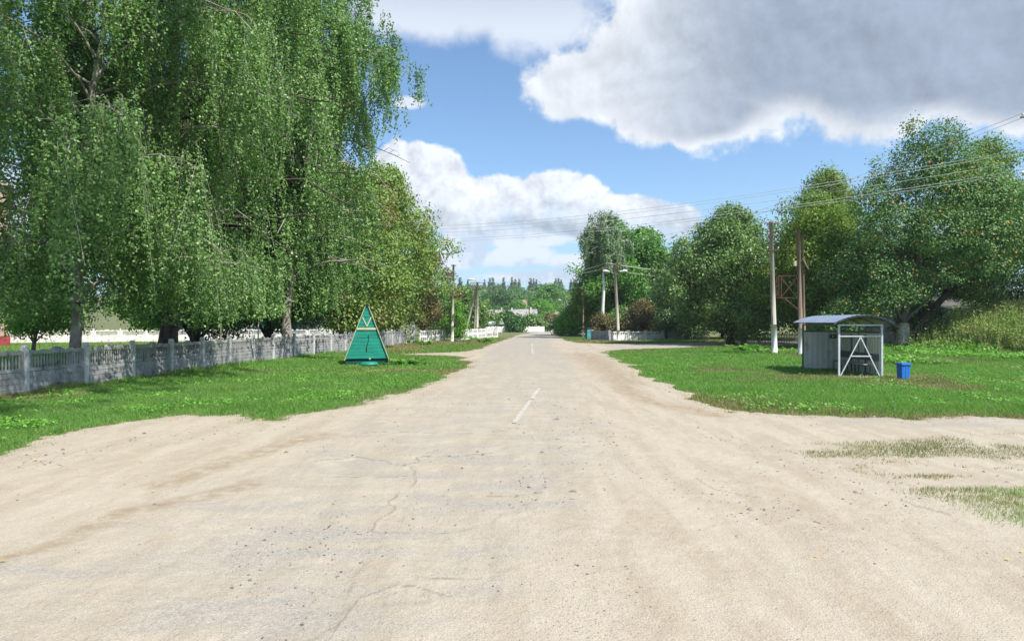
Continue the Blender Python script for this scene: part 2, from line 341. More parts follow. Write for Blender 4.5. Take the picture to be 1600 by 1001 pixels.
# ------------------------------------------------------------------ terrain
def terrain(X, Y):
    h = np.clip(Y - 125, 0, 420); z = 0.000142*h*h*(1 + 0.10*np.sin(X*0.011+1.0))
    z = z + np.clip(Y - 545, 0, 3000)*0.01
    z = z + 1.65*np.exp(-(((X-34)/8.0)**2 + ((Y-39.5)/4.0)**2)**1.5)
    return z
def tz(x, y): return float(terrain(np.array([x], float), np.array([y], float))[0])

# outline of everything that is not grass, in ground metres (read off the photograph's ground points)
L_px = [(862, 517.5), (835, 519), (812, 522), (800, 526), (785, 531), (770, 536), (752, 542), (738, 547.5), (700, 550), (640, 552), (610, 553.5), (640, 555), (690, 556), (718, 558),
        (727, 566), (720, 575), (700, 585), (665, 600), (630, 610), (590, 622), (550, 633), (500, 640), (455, 646), (425, 657), (400, 656), (370, 647), (330, 645),
        (290, 646), (250, 651), (200, 657), (150, 664), (100, 671), (50, 684), (0, 702), (-120, 735), (-400, 800), (-800, 860)]
R_px = [(-600, 1600), (800, 1400), (2200, 1500), (2600, 900), (2300, 690), (2000, 655), (1600, 650), (1450, 651), (1350, 650), (1260, 648), (1200, 643), (1140, 643), (1100, 622), (1060, 605), (1020, 590),
        (1000, 575), (965, 560), (945, 551), (950, 548), (985, 546), (1050, 544), (1115, 541), (1250, 540), (1500, 538), (1500, 531), (1200, 532), (1060, 535.5), (950, 537), (905, 535.5), (885, 531), (876, 526), (871, 520)]
POLY = np.array([gp(*p) for p in L_px + R_px])
ISL_px = [(1265, 702), (1330, 700), (1440, 696), (1520, 690), (1700, 684), (2100, 684), (2300, 760), (1900, 850), (1640, 822), (1570, 800), (1500, 772), (1420, 757), (1400, 740), (1335, 722)]
ISL = np.array([gp(*p) for p in ISL_px])

def sdist(X, Y, poly):
    """signed distance to a closed polygon, positive inside"""
    X = np.asarray(X, np.float64); Y = np.asarray(Y, np.float64)
    d2 = np.full(X.shape, 1e18); ins = np.zeros(X.shape, bool); n = len(poly)
    for i in range(n):
        ax, ay = poly[i]; bx, by = poly[(i+1) % n]; ex, ey = bx-ax, by-ay
        t = np.clip(((X-ax)*ex+(Y-ay)*ey)/(ex*ex+ey*ey+1e-12), 0, 1)
        d2 = np.minimum(d2, (X-ax-t*ex)**2+(Y-ay-t*ey)**2)
        c = ((ay > Y) != (by > Y)) & (X < (bx-ax)*(Y-ay)/(by-ay+1e-12)+ax); ins ^= c
    return np.where(ins, 1, -1)*np.sqrt(d2)
def pldist(X, Y, pl):
    d2 = np.full(X.shape, 1e18)
    for (ax, ay), (bx, by) in zip(pl[:-1], pl[1:]):
        ex, ey = bx-ax, by-ay; t = np.clip(((X-ax)*ex+(Y-ay)*ey)/(ex*ex+ey*ey+1e-12), 0, 1)
        d2 = np.minimum(d2, (X-ax-t*ex)**2+(Y-ay-t*ey)**2)
    return np.sqrt(d2)
def bare(X, Y):
    """>0 where bare sand / road, <0 where grass grows (metres-ish, ragged edge)"""
    d = sdist(X, Y, POLY)
    sc = np.clip(Y/14, 0.5, 2.5)
    d = d + (fbm(X*1.3, Y*0.9, 4, 3)-0.5)*0.9*np.clip(sc, 0.6, 1.2) + (fbm(X*6, Y*5, 3, 9)-0.5)*0.45
    return d
def island(X, Y):
    di = sdist(X, Y, ISL)
    pat = 0.75*fbm(X*0.5+3, Y*1.9, 4, 21)+0.25*fbm(X*4, Y*6, 3, 25)
    isl = np.minimum(di+0.4, (pat-0.475)*5)
    return isl

m, t, o = new_mat('turf_soil')
tc = t.add('ShaderNodeTexCoord').outputs['Object']
cg = t.mix(t.ss(t.noise(tc, 1.2, 6, 0.6), 0.35, 0.65), (0.10, 0.14, 0.040, 1), (0.18, 0.17, 0.085, 1))
cg = t.mix(t.ss(t.noise(tc, 0.35, 5, 0.6, 0.4), 0.58, 0.70, 0, 0.7), cg, (0.27, 0.225, 0.15, 1))
b = t.add('ShaderNodeBsdfPrincipled'); t.plug(cg, b.inputs['Base Color']); b.inputs['Roughness'].default_value = 0.95; b.inputs['Specular IOR Level'].default_value = 0.1
t.l.new(b.outputs[0], o.inputs[0]); M['soil'] = m

def ground_sheet():
    ys = np.concatenate([np.linspace(-300, -20, 8), np.arange(-18, 90, 1.5), np.arange(90, 560, 10), np.geomspace(570, 6000, 16)])
    xs = np.concatenate([-np.geomspace(6000, 75, 16), np.arange(-70, 70.1, 2.0), np.geomspace(75, 6000, 16)])
    X, Y = np.meshgrid(xs, ys); Z = terrain(X, Y) - 0.014
    V = np.stack([X.ravel(), Y.ravel(), Z.ravel()], 1); nx = len(xs); i, j = np.meshgrid(np.arange(nx-1), np.arange(len(ys)-1)); a = (j*nx+i).ravel()
    ob = arr_mesh('ground', V, np.stack([a, a+1, a+nx+1, a+nx], 1), M['soil'], smooth=True); setp(ob, kind='structure')
ground_sheet()

# cracks and patches in the asphalt, read off photo detail (crop origin 500,620 at 2.628x)
def zc(l): return [gp(500+x/2.628, 620+y/2.628) for x, y in l]
CRACKS = [zc([(-40, 270), (60, 256), (140, 250), (240, 262), (300, 270), (345, 278), (392, 270), (400, 247), (470, 243), (560, 242), (640, 240), (700, 232)]),
          zc([(345, 278), (380, 300), (392, 345), (370, 385), (310, 405), (288, 430), (305, 450), (270, 485), (228, 518), (222, 545), (290, 562), (400, 568), (560, 562)]),
          zc([(160, 830), (200, 815), (330, 770), (400, 775), (450, 795), (540, 820)]),
          zc([(160, 835), (125, 890), (75, 945), (58, 1010), (20, 1100)]),
          zc([(390, 745), (520, 750), (640, 752), (760, 762)]),
          zc([(-30, 335), (100, 332), (340, 330)]),
          zc([(160, 152), (300, 142), (430, 150), (640, 152), (740, 142)]),
          zc([(780, 270), (860, 268), (920, 262)]), zc([(700, 405), (800, 408), (900, 398)]),
          [gp(1085, 748), gp(1120, 765), gp(1180, 778)], [gp(1410, 782), gp(1450, 795), gp(1485, 807)]]
GREYS = [zc([(0, 290), (140, 252), (300, 272), (350, 285), (320, 318), (200, 330), (60, 330)]),
         zc([(350, 280), (400, 247), (640, 242), (760, 200), (790, 260), (900, 250), (960, 330), (880, 440), (700, 520), (560, 560), (400, 566), (230, 545), (290, 470), (305, 440), (375, 385), (390, 340)]),
         zc([(165, 830), (330, 790), (400, 800), (430, 840), (380, 860), (250, 858)]),
         zc([(420, 775), (540, 760), (760, 762), (750, 820), (600, 850), (500, 820)]),
         zc([(160, 152), (330, 140), (450, 156), (300, 163)]),
         [gp(360, 840), gp(470, 780), gp(600, 790), gp(590, 850), gp(500, 1001), gp(300, 1060)]]
TANS = [[gp(-60, 900), gp(100, 845), gp(200, 800), gp(330, 775), gp(400, 755)], [gp(250, 760), gp(380, 715), gp(500, 680)],
        [gp(905, 552), gp(950, 580), gp(985, 610), gp(1010, 628), gp(1075, 640), gp(1120, 650)], [gp(925, 556), gp(985, 600)]]
GRAVS = [[gp(880, 560), gp(870, 660), gp(880, 820), gp(930, 1001)], [gp(1220, 800), gp(1260, 830), gp(1310, 865)], [gp(1180, 700), gp(1330, 735), gp(1450, 800)],
         [gp(60, 720), gp(250, 690), gp(400, 670)], [gp(900, 640), gp(980, 740), gp(1050, 760)]]
CENTRE = [(-1.2, 2.0), (0.0, 11.6), (0.72, 17.8), (1.18, 37), (1.69, 54), (3.4, 85), (6.5, 123), (12, 140)]
def cx_at(Y): return np.interp(Y, [p[1] for p in CENTRE], [p[0] for p in CENTRE])

m, t, o = new_mat('dusty_asphalt_and_sand')
tc = t.add('ShaderNodeTexCoord').outputs['Object']
at = t.add('ShaderNodeAttribute', attribute_name='mix'); sp = t.add('ShaderNodeSeparateColor'); t.l.new(at.outputs['Color'], sp.inputs[0])
cr = at.outputs['Alpha']
grey, tan, grav = sp.outputs[0], sp.outputs[1], sp.outputs[2]
long = t.vmath('MULTIPLY', tc, (2.2, 0.35, 1)); lat = t.vmath('MULTIPLY', tc, (0.5, 1.6, 1))
sand = t.mix(t.ss(t.noise(long, 1.1, 7, 0.62, 0.4), 0.36, 0.64), (0.415, 0.362, 0.278, 1), (0.362, 0.308, 0.228, 1))
sand = t.mix(t.ss(t.noise(tc, 3.5, 6, 0.65), 0.45, 0.75, 0, 0.6), sand, (0.455, 0.405, 0.322, 1))
asph = t.mix(t.ss(t.noise(tc, 30, 3, 0.6), 0.35, 0.65), (0.275, 0.256, 0.225, 1), (0.365, 0.335, 0.286, 1))
gf = t.math('ADD', grey, t.math('MULTIPLY', t.math('SUBTRACT', t.noise(lat, 1.5, 8, 0.68, 0.5), 0.5), 1.9))
gf = t.ss(gf, 0.2, 0.85, 0, 0.92)
c = t.mix(gf, sand, asph)
c = t.mix(t.math('MULTIPLY', tan, t.ss(t.noise(tc, 5, 6, 0.65, 0.3), 0.3, 0.6)), c, (0.27, 0.200, 0.125, 1))
v1 = t.vor(tc, 42); v2 = t.vor(tc, 17)
pick1 = t.math('MULTIPLY', t.ss(v1.outputs['Distance'], 0.22, 0.40, 1, 0), t.ss(v1.outputs['Color'], 0.35, 0.45))
gmask = t.math('MAXIMUM', t.ss(t.math('ADD', grav, t.math('MULTIPLY', t.noise(tc, 1.3, 5, 0.6), 0.9)), 0.75, 1.15), 0.16)
c = t.mix(t.math('MULTIPLY', t.math('MULTIPLY', pick1, gmask), 0.75), c, t.mix(v1.outputs['Color'], (0.15, 0.135, 0.12, 1), (0.42, 0.38, 0.33, 1)))
fine = t.noise(tc, 130, 3, 0.6)
c = t.mix(1.0, c, t.ss(fine, 0.3, 0.7, 0.76, 1.20), 'MULTIPLY')
c = t.mix(cr, c, (0.14, 0.115, 0.09, 1))
b = t.add('ShaderNodeBsdfPrincipled'); t.plug(c, b.inputs['Base Color']); b.inputs['Roughness'].default_value = 0.93; b.inputs['Specular IOR Level'].default_value = 0.2
bp = t.add('ShaderNodeBump'); bp.inputs['Strength'].default_value = 0.55; bp.inputs['Distance'].default_value = 0.012
hh = t.math('ADD', t.noise(tc, 60, 6, 0.65), t.math('MULTIPLY', t.noise(tc, 9, 5, 0.6), 2.2)); hh = t.math('ADD', hh, t.math('MULTIPLY', pick1, 0.5))
t.plug(hh, bp.inputs['Height']); t.l.new(bp.outputs[0], b.inputs['Normal']); t.l.new(b.outputs[0], o.inputs[0])
M['dusty'] = m

def road_sheets():
    ys = np.concatenate([np.geomspace(1.6, 24, 430), np.geomspace(24.25, 150, 170)])
    us = np.concatenate([-np.geomspace(3.2, 1.03, 60), np.linspace(-1.0, 1.0, 640), np.geomspace(1.03, 3.2, 60)])
    Y, U = np.meshgrid(ys, us, indexing='ij'); X = U*np.maximum(Y, 5.0)
    x = X.ravel(); y = Y.ravel(); bd = bare(x, y)
    keep_v = bd > -0.06*np.clip(y/10, 0.6, 2)
    near = keep_v & (y < 40)
    g = np.zeros(len(x)); ta = np.zeros(len(x)); gr = np.zeros(len(x)); ck = np.zeros(len(x)); z = np.zeros(len(x))
    xn, yn = x[near], y[near]; wob = (fbm(xn*4, yn*4, 3, 5)-0.5)*0.22; wob2 = (fbm(xn*1.2, yn*1.2, 5, 15)-0.5)*1.3
    ggn = np.zeros(len(xn)); tn = np.zeros(len(xn)); gn = np.zeros(len(xn)); cn = np.zeros(len(xn)); zn = np.zeros(len(xn))
    for p in GREYS:
        dd = sdist(xn, yn, np.array(p)) + wob; ggn = np.maximum(ggn, np.clip((dd+wob2)/0.8+0.35, 0, 0.50)); zn -= 0.008*np.clip(dd/0.05+0.5, 0, 1)
    for p in TANS: tn = np.maximum(tn, np.clip(1-pldist(xn+wob, yn, p)/(0.035*yn), 0, 1)**0.8*0.8)
    for p in GRAVS: gn = np.maximum(gn, np.clip(1-pldist(xn+wob*2, yn, p)/0.7, 0, 1))
    for p in CRACKS: cn = np.maximum(cn, np.clip(1-pldist(xn+wob*0.6, yn+wob*0.6, p)/(0.0026*yn+0.004), 0, 1)*np.clip(fbm(xn*3, yn*3, 2, 8)*2.6-0.5, 0, 0.62))
    # dark tyre-pressed track swelling on the left verge, ripples of sand
    zn += 0.030*(fbm(xn*1.1, yn*0.8, 4, 31)-0.5)*np.clip(np.abs(xn-cx_at(yn))/3-0.6, 0, 1.5) + 0.012*(fbm(xn*6, yn*6, 3, 37)-0.5)
    g[near] = ggn; ta[near] = tn; gr[near] = gn; ck[near] = cn; z[near] = zn
    # the carriageway itself is greyer than the sandy verges
    lane = np.clip((1.0-np.abs(x-cx_at(y)+0.55+0.8*np.clip((9-y)/6, 0, 1)+1.2*(fbm(x*0.6, y*0.4, 3, 61)-0.5))/3.0)*2.6, 0, 1); g = np.maximum(g, (0.42+0.22*np.clip((y-12)/30, 0, 1))*lane)
    sr = ((y > 11.2) & (y < 13.6) & (x > 4)) ; g = np.maximum(g, np.where(sr, np.clip((x-4)/3, 0, 1)*0.5, 0))
    g = np.maximum(g, np.where((y > 39) & (x > 7), 0.55, 0)); gr = np.maximum(gr, np.where((y < 14) & (x < -4.5) & (y > 6), 0.25, 0))
    gr = np.maximum(gr, np.clip(1-np.abs(bd)/0.5, 0, 1)*0.4)
    ef = np.clip(1-bd/0.30, 0, 1); ef = ef*ef*(3-2*ef); z = (z+0.010)*(1-ef) - 0.022*ef; ta = np.maximum(ta, np.clip(1-bd/0.5, 0, 1)*0.55)
    mixa = np.stack([g, ta, gr, ck], 1)
    nx = len(us); ny = len(ys); i, j = np.meshgrid(np.arange(nx-1), np.arange(ny-1)); a = (j*nx+i).ravel()
    Q = np.stack([a, a+1, a+nx+1, a+nx], 1); ok = keep_v[Q].all(1); Q = Q[ok]
    fx = x[Q].mean(1); fy = y[Q].mean(1)
    main = np.abs(fx-cx_at(fy)) < 3.1
    side = ~main & (((fy > 11.0) & (fy < 13.9) & (fx > 4.5)) | ((fy > 39) & (fx > 5)))
    V = np.stack([x, y, z], 1)
    for nm, sel in (('road', main), ('side_road', side), ('dirt_verge', ~main & ~side)):
        q = Q[sel]; used, inv = np.unique(q, return_inverse=True)
        ob = arr_mesh(nm, V[used], inv.reshape(-1, 4), M['dusty'], attrs={'mix': mixa[used]}, smooth=True); setp(ob, kind='structure')
road_sheets()

# worn centre-line dashes: thin painted sheets, ragged
m, t, o = new_mat('worn_white_paint'); tc = t.add('ShaderNodeTexCoord').outputs['Object']
b = t.add('ShaderNodeBsdfPrincipled'); t.plug(t.mix(t.ss(t.noise(tc, 11, 7, 0.75), 0.38, 0.52), (0.56, 0.54, 0.50, 1), (0.38, 0.35, 0.30, 1)), b.inputs['Base Color'])
b.inputs['Roughness'].default_value = 0.8; t.l.new(b.outputs[0], o.inputs[0]); M['line'] = m
mbk = MB()
for (a, bb, w) in ((gp(843, 607), gp(803, 662), 0.10), (gp(831, 537), gp(832, 553), 0.14)):
    n = 40; P0 = Vector((a[0], a[1], 0)); P1 = Vector((bb[0], bb[1], 0)); d = (P1-P0).normalized(); s = Vector((d.y, -d.x, 0))
    pr = None
    for k in range(n+1):
        if k in (17,): pr = None; continue
        c0 = P0.lerp(P1, k/n); e1 = w/2*random.uniform(0.7, 1.1); e2 = w/2*random.uniform(0.7, 1.1)
        cur = (c0+s*e1+Vector((0, 0, 0.021)), c0-s*e2+Vector((0, 0, 0.021)))
        if pr: mbk.quad(pr[0], pr[1], cur[1], cur[0])
        pr = cur
setp(mbk.build('road_marking', M['line']), kind='structure')

# ------------------------------------------------------------------ foliage tools
def unit(v): return v/np.maximum(np.linalg.norm(v, axis=1, keepdims=True), 1e-9)
def leaves(P, size, droop=0.4, aspect=0.72, rg=rng, face=None, loose=0.55):
    # face: the way each leaf's upper side turns (towards the open air around its crown)
    n = len(P)
    if face is None: nr = unit(rg.normal(size=(n, 3)))
    else: nr = unit(unit(face) + rg.normal(size=(n, 3))*loose)
    a = rg.normal(size=(n, 3)) + np.array([0, 0, -droop*2.0]); a = unit(a - nr*(a*nr).sum(1, keepdims=True)); b = np.cross(nr, a)
    L = (size*rg.uniform(0.7, 1.25, n))[:, None]; W = L*aspect*0.5
    V = np.empty((n, 4, 3)); V[:, 0] = P; V[:, 1] = P + a*L*0.45 + b*W; V[:, 2] = P + a*L; V[:, 3] = P + a*L*0.45 - b*W
    return V.reshape(-1, 3), np.arange(n*4).reshape(-1, 4)
def blob_points(blobs, spacing_n, per=14, spray=0.28, rg=rng, flat=0.6):
    """blobs (k,6): leaf sprays spread on each blob's outer shell; returns leaf points"""
    B = np.asarray(blobs, float); w = (B[:, 3]*B[:, 4]+B[:, 3]*B[:, 5]+B[:, 4]*B[:, 5]); w /= w.sum()
    ns = max(1, spacing_n//per); bi = rg.choice(len(B), ns, p=w); d = unit(rg.normal(size=(ns, 3)))
    r = rg.uniform(0.62, 1.05, ns)**0.6; C = B[bi, :3] + d*B[bi, 3:]*r[:, None]
    # sprays: flattened tufts tilting outwards
    k = np.repeat(np.arange(ns), per); o = rg.normal(size=(len(k), 3))*spray; o[:, 2] *= flat
    o[:, 2] -= 0.35*np.linalg.norm(o[:, :2], axis=1)*flat
    return C[k] + o, d[k]*0.8 + o/spray*0.25 + np.array([0, 0, 0.65])
def auto_blobs(h, base, Rx, n, rg, br=0.34, off=(0, 0), prof=None, Ry=None):
    """blobs filling a tree envelope"""
    prof = prof or (lambda t: math.sin(math.pi*min(1, (t*0.86+0.16)))**0.75)
    out = []; Ry = Ry or Rx; n = int(n*1.9); br = br*0.66
    for k in range(n):
        tt = (k+0.5)/n; zc_ = base + (h-base)*(0.06+0.86*tt); Rr = prof(tt)
        a = k*2.399+rg.uniform(-0.5, 0.5); rr = rg.uniform(0.5, 0.95) if k % 4 else rg.uniform(0.1, 0.5)
        s = rg.uniform(0.7, 1.35)*br*Rx
        if k % 6 == 1: rr = rg.uniform(1.02, 1.18); s *= 0.6; zc_ += rg.uniform(0, 0.05)*h
        s = min(s, (h - zc_)*0.9+0.25)
        out.append((math.cos(a)*Rx*Rr*rr+off[0]*tt, math.sin(a)*Ry*Rr*rr+off[1]*tt, zc_, s, s, s*0.82))
    return out
def tree(name, X, Y, h, base, Rx, mat, bark, nleaf, lsize, label, cat='tree', group=None, seed=1, nb=26, br=0.34, tr=0.2, off=(0, 0), blobs=None, prof=None,
         spray=0.28, per=14, limbs=True, trunk_pts=None, z0=None, droop=0.4, Ry=None, flat=0.6, extra=None, aspect=0.72):
    rg = np.random.default_rng(seed)
    z0 = tz(X, Y)-0.03 if z0 is None else z0
    e = empty(name, (X, Y, z0), 0, label, cat, group)
    B = blobs or auto_blobs(h, base, Rx, nb, rg, br, off, prof, Ry)
    tb = MB(); top = h*0.72
    tp = trunk_pts or [(0, 0, -0.1), (rg.uniform(-.1, .1), rg.uniform(-.1, .1), h*0.2), (off[0]*0.3+rg.uniform(-.2, .2), off[1]*0.3, h*0.45), (off[0]*0.6, off[1]*0.6, top)]
    n = len(tp); pts = []
    for k in range((n-1)*3+1):
        s = k/3; i = min(int(s), n-2); f = s-i; p = Vector(tp[i]).lerp(Vector(tp[i+1]), f); pts.append(p+Vector((rg.normal()*0.03, rg.normal()*0.03, 0)) if 0 < k else p)
    rad = [tr*(1.25 if k == 0 else 1.0)*(1-0.85*k/(len(pts)-1)) for k in range(len(pts))]
    tb.tube(pts, rad, 9)
    if limbs:
        for k, bb in enumerate(B):
            if (k % 2 and len(B) > 14) or math.hypot(bb[0], bb[1]) > 1.05*bb[2]: continue
            end = Vector(bb[:3]); s = min(0.9, max(0.18, (end.z/h)*0.75)); i = int(s*(len(pts)-1)); st = pts[i]; r0 = rad[i]*0.5
            md = st.lerp(end, 0.5) + Vector((0, 0, 0.08*h*rg.uniform(-0.5, 1))); tb.tube([st, st.lerp(md, 0.6), md, end], [r0, r0*0.75, r0*0.5, r0*0.15+0.008], 5)
            for q in range(2):
                e2 = md + Vector(rg.normal(size=3)*bb[3]*0.7); tb.tube([md, md.lerp(e2, 0.5)+Vector((0, 0, 0.1)), e2], [r0*0.4, r0*0.25, 0.008], 4)
    tb.build('trunk', M[bark], e)
    P, Fc = blob_points(B, nleaf, per, spray, rg, flat)
    g_ = P[:, 2] > 0.15; P = P[g_]; Fc = Fc[g_]
    V, Q = leaves(P, lsize, droop, aspect, rg, Fc)
    arr_mesh('crown', V, Q, M[mat], e)
    if extra: extra(e, P, rg)
    return e

def birch(name, X, Y, h, base, Rb, mat, nbr, nstr, nl, lsize, label, seed=1, lean=(0, 0), tr=0.25, bark='birch_bark', slen=(0.8, 2.6), group=None, cat='tree', zlow=1.6, z0=0.0, up=0.35, keep=None, droopk=0.5):
    rg = np.random.default_rng(seed); e = empty(name, (X, Y, z0), 0, label, cat, group)
    tb = MB(); N = 12; tp = [Vector((lean[0]*(k/N)**1.3*1.0, lean[1]*(k/N)**1.3, h*0.95*k/N)) + Vector((rg.normal()*0.06, rg.normal()*0.06, 0))*(k > 0) for k in range(N+1)]
    tp[0].z = -0.1
    rad = [tr*(1-0.9*k/N)*(1.3 if k == 0 else 1) for k in range(N+1)]; tb.tube(tp, rad, 10)
    S = []; L = []
    for b_ in range(nbr):
        t_ = (b_+0.5)/nbr; zs = base + (h*0.93-base)*t_; i = min(int(zs/(h*0.95)*N), N-1); st = tp[i].lerp(tp[i+1], min(1, max(0, zs/(h*0.95)*N-i)))
        a = b_*2.399+rg.uniform(-.4, .4); Lb = Rb*(math.sin(math.pi*min(1, 0.30+0.64*t_))**0.8)*rg.uniform(0.7, 1.08)
        rise = Lb*up*rg.uniform(0.6, 1.7)+0.4; dro = rise*rg.uniform(0.9, 1.6)+Lb*0.12
        d = Vector((math.cos(a), math.sin(a), 0)); side = Vector((-d.y, d.x, 0))*rg.normal()*0.12
        pth = [st + d*(Lb*s) + side*(Lb*s*s) + Vector((0, 0, rise*s*1.6-dro*s*s)) + Vector(rg.normal(size=3)*0.05*Lb*s*0.5) for s in np.linspace(0, 1, 8)]
        r0 = max(0.02, rad[i]*0.42); tb.tube(pth, [r0*(1-0.86*s)+0.006 for s in np.linspace(0, 1, 8)], 5)
        # side twigs
        arr = np.array([tuple(p) for p in pth])
        for q in range(5):
            s0 = rg.uniform(0.3, 0.95)*7; k0 = int(s0); p0 = Vector(arr[k0]).lerp(Vector(arr[min(7, k0+1)]), s0-k0); e2 = p0 + Vector((rg.normal()*0.7, rg.normal()*0.7, rg.uniform(-0.2, 0.5)))
            tb.tube([p0, p0.lerp(e2, 0.5)+Vector((0, 0, 0.12)), e2+Vector((0, 0, -0.15))], [0.016, 0.010, 0.005], 4)
        m_ = max(8, int(nstr*Lb/Rb)); nt_ = max(2, m_//10); ti = rg.integers(0, nt_, m_); s = np.clip(rg.uniform(0.2, 1.0, nt_)[ti]**0.7 + rg.normal(size=m_)*0.02, 0.1, 0.999)*7; toff = (rg.normal(size=(nt_, 3))*np.array([0.38, 0.38, 0.3])*(0.5+0.09*Rb))[ti]; k0 = np.clip(s.astype(int), 0, 6); f = (s-k0)[:, None]
        p = arr[k0]*(1-f)+arr[k0+1]*f; p = p + toff + rg.normal(size=(m_, 3))*np.array([0.16, 0.16, 0.2])
        S.append(p); L.append((rg.uniform(slen[0], slen[1], nt_)[ti])*rg.uniform(0.6, 1.1, m_)*(1.15-0.55*t_))
    S = np.concatenate(S); L = np.concatenate(L)
    if keep is not None: kk = keep(S + np.array([X, Y, z0])); S = S[kk]; L = L[kk]
    # no strand hangs below its ragged lower limit
    lowlim = zlow + 1.6*fbm(S[:, 0]*0.8+50, S[:, 1]*0.8+50, 3, seed)
    L = np.minimum(L, np.maximum(S[:, 2]-lowlim, 0.12)); ok = S[:, 2] > lowlim-0.2; S = S[ok]; L = L[ok]
    cnt = np.maximum(3, (nl*L/1.6).astype(int)); idx = np.repeat(np.arange(len(S)), cnt); tt = rg.uniform(0, 1, len(idx))
    sway = rg.normal(size=(len(S), 2))*0.14
    P = S[idx].copy(); P[:, :2] += sway[idx]*(tt**1.0)[:, None]*L[idx][:, None]; P[:, 2] -= tt*L[idx]
    P += rg.normal(size=P.shape)*np.array([0.055, 0.055, 0.03])
    tb.build('trunk', M[bark], e)
    # fine twigs the leaves hang on
    sel = rg.choice(len(S), min(len(S), 2600), replace=False); A = S[sel]; Bp = A.copy(); Bp[:, :2] += sway[sel]*L[sel][:, None]; Bp[:, 2] -= L[sel]*0.9
    w = 0.006; off = unit(rg.normal(size=(len(sel), 3))*np.array([1, 1, 0]))*w
    tv = np.stack([A-off, A+off, Bp+off*0.4, Bp-off*0.4], 1).reshape(-1, 3); arr_mesh('hanging_twigs', tv, np.arange(len(tv)).reshape(-1, 4), M[bark], e)
    Fc = P*np.array([1, 1, 0])/max(Rb, 1)*1.2 + (P-S[idx])*np.array([2, 2, 0]) + np.array([0, 0, 0.45]); V, Q = leaves(P, lsize, droopk*1.4, 0.78, rg, Fc, 0.8); arr_mesh('crown', V, Q, M[mat], e)
    return e, len(P)

# ------------------------------------------------------------------ trees, left side
birch('birch_tree', -12.6, 10.2, 17.5, 8.4, 6.0, 'birch_leaf', 40, 80, 30, 0.09, 'near weeping birch whose high branches overhang the upper left corner', 11, (7.8, 0.6), 0.2, zlow=8.0, up=0.3, slen=(0.6, 2.4), keep=lambda S: ((S[:, 1] < 14.0) & (S[:, 2] > 8.6)) | (S[:, 0] < -8))
birch('birch_tree', -13.9, 20.2, 19, 2.6, 6.3, 'birch_leaf', 58, 118, 40, 0.085, 'weeping birch with slim pale trunk nearest the brick building', 12, (2.2, -0.5), 0.17, zlow=1.1, slen=(1.4, 4.2), keep=lambda S: (S[:, 0] > -16.4) | (S[:, 2] > 11.5))
birch('birch_tree', -14.6, 27.0, 22, 3.4, 8.0, 'birch_leaf', 66, 104, 40, 0.10, 'huge weeping birch with the thickest dark trunk behind the grey fence', 13, (2.6, -0.5), 0.36, bark='bark', zlow=1.3, slen=(1.6, 4.6), keep=lambda S: ~((S[:, 0] > -11.8) & (S[:, 1] < 29) & (S[:, 2] < 13.0) & (S[:, 2] > 4.5)))
birch('birch_tree', -11.9, 34.0, 27, 4.0, 6.3, 'birch_leaf', 92, 104, 36, 0.12, 'tallest birch with long hanging strands nearest the green well house', 14, (1.2, -0.4), 0.24, zlow=1.3, slen=(1.4, 4.6), keep=lambda S: (S[:, 2] > 14.0) | (S[:, 0] < -9.6+0.30*(S[:, 2]-8).clip(0, 9)))
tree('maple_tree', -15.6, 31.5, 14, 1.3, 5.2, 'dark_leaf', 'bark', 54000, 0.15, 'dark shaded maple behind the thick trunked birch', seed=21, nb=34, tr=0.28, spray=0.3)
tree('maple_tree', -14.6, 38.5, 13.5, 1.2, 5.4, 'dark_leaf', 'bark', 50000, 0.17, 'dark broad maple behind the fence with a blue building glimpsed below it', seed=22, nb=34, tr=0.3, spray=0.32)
tree('maple_tree', -12.0, 45.5, 13.5, 1.1, 5.0, 'turning_leaf', 'bark', 46000, 0.20, 'maple with greenish yellow leaves behind the well house', seed=23, nb=36, tr=0.3, spray=0.36)
tree('chestnut_tree', -10.8, 53.5, 15.4, 1.4, 5.2, 'turning_leaf', 'bark', 50000, 0.22, 'horse chestnut turning brown at the right end of the left tree row', seed=24, nb=40, tr=0.32, spray=0.38)
tree('chestnut_tree', -8.2, 59.0, 9.5, 1.2, 2.8, 'brown_leaf', 'bark', 14000, 0.19, 'small browned tree beside the open white fence', seed=25, nb=18, tr=0.18, spray=0.3)
tree('fruit_tree', -26.6, 35.5, 5.6, 1.4, 2.8, 'bright_leaf', 'grey_bark', 24000, 0.14, 'small bright green fruit tree beside the brick building', seed=26, nb=22, tr=0.12, spray=0.3)
tree('fruit_tree', -25.5, 47, 6.5, 1.5, 3.6, 'bright_leaf', 'grey_bark', 20000, 0.19, 'bright green garden tree seen behind the slim pale birch trunk', seed=27, nb=20, tr=0.15, spray=0.36)
tree('lime_tree', -33, 72, 14, 2.6, 6.5, 'maple_leaf', 'bark', 22000, 0.34, 'green tree behind the far white fence, left of two', seed=28, nb=26, tr=0.3, spray=0.6)
tree('lime_tree', -20, 70, 13, 2.4, 6.2, 'dark_leaf', 'bark', 22000, 0.33, 'darker green tree behind the far white fence, right of two', seed=29, nb=26, tr=0.3, spray=0.6)

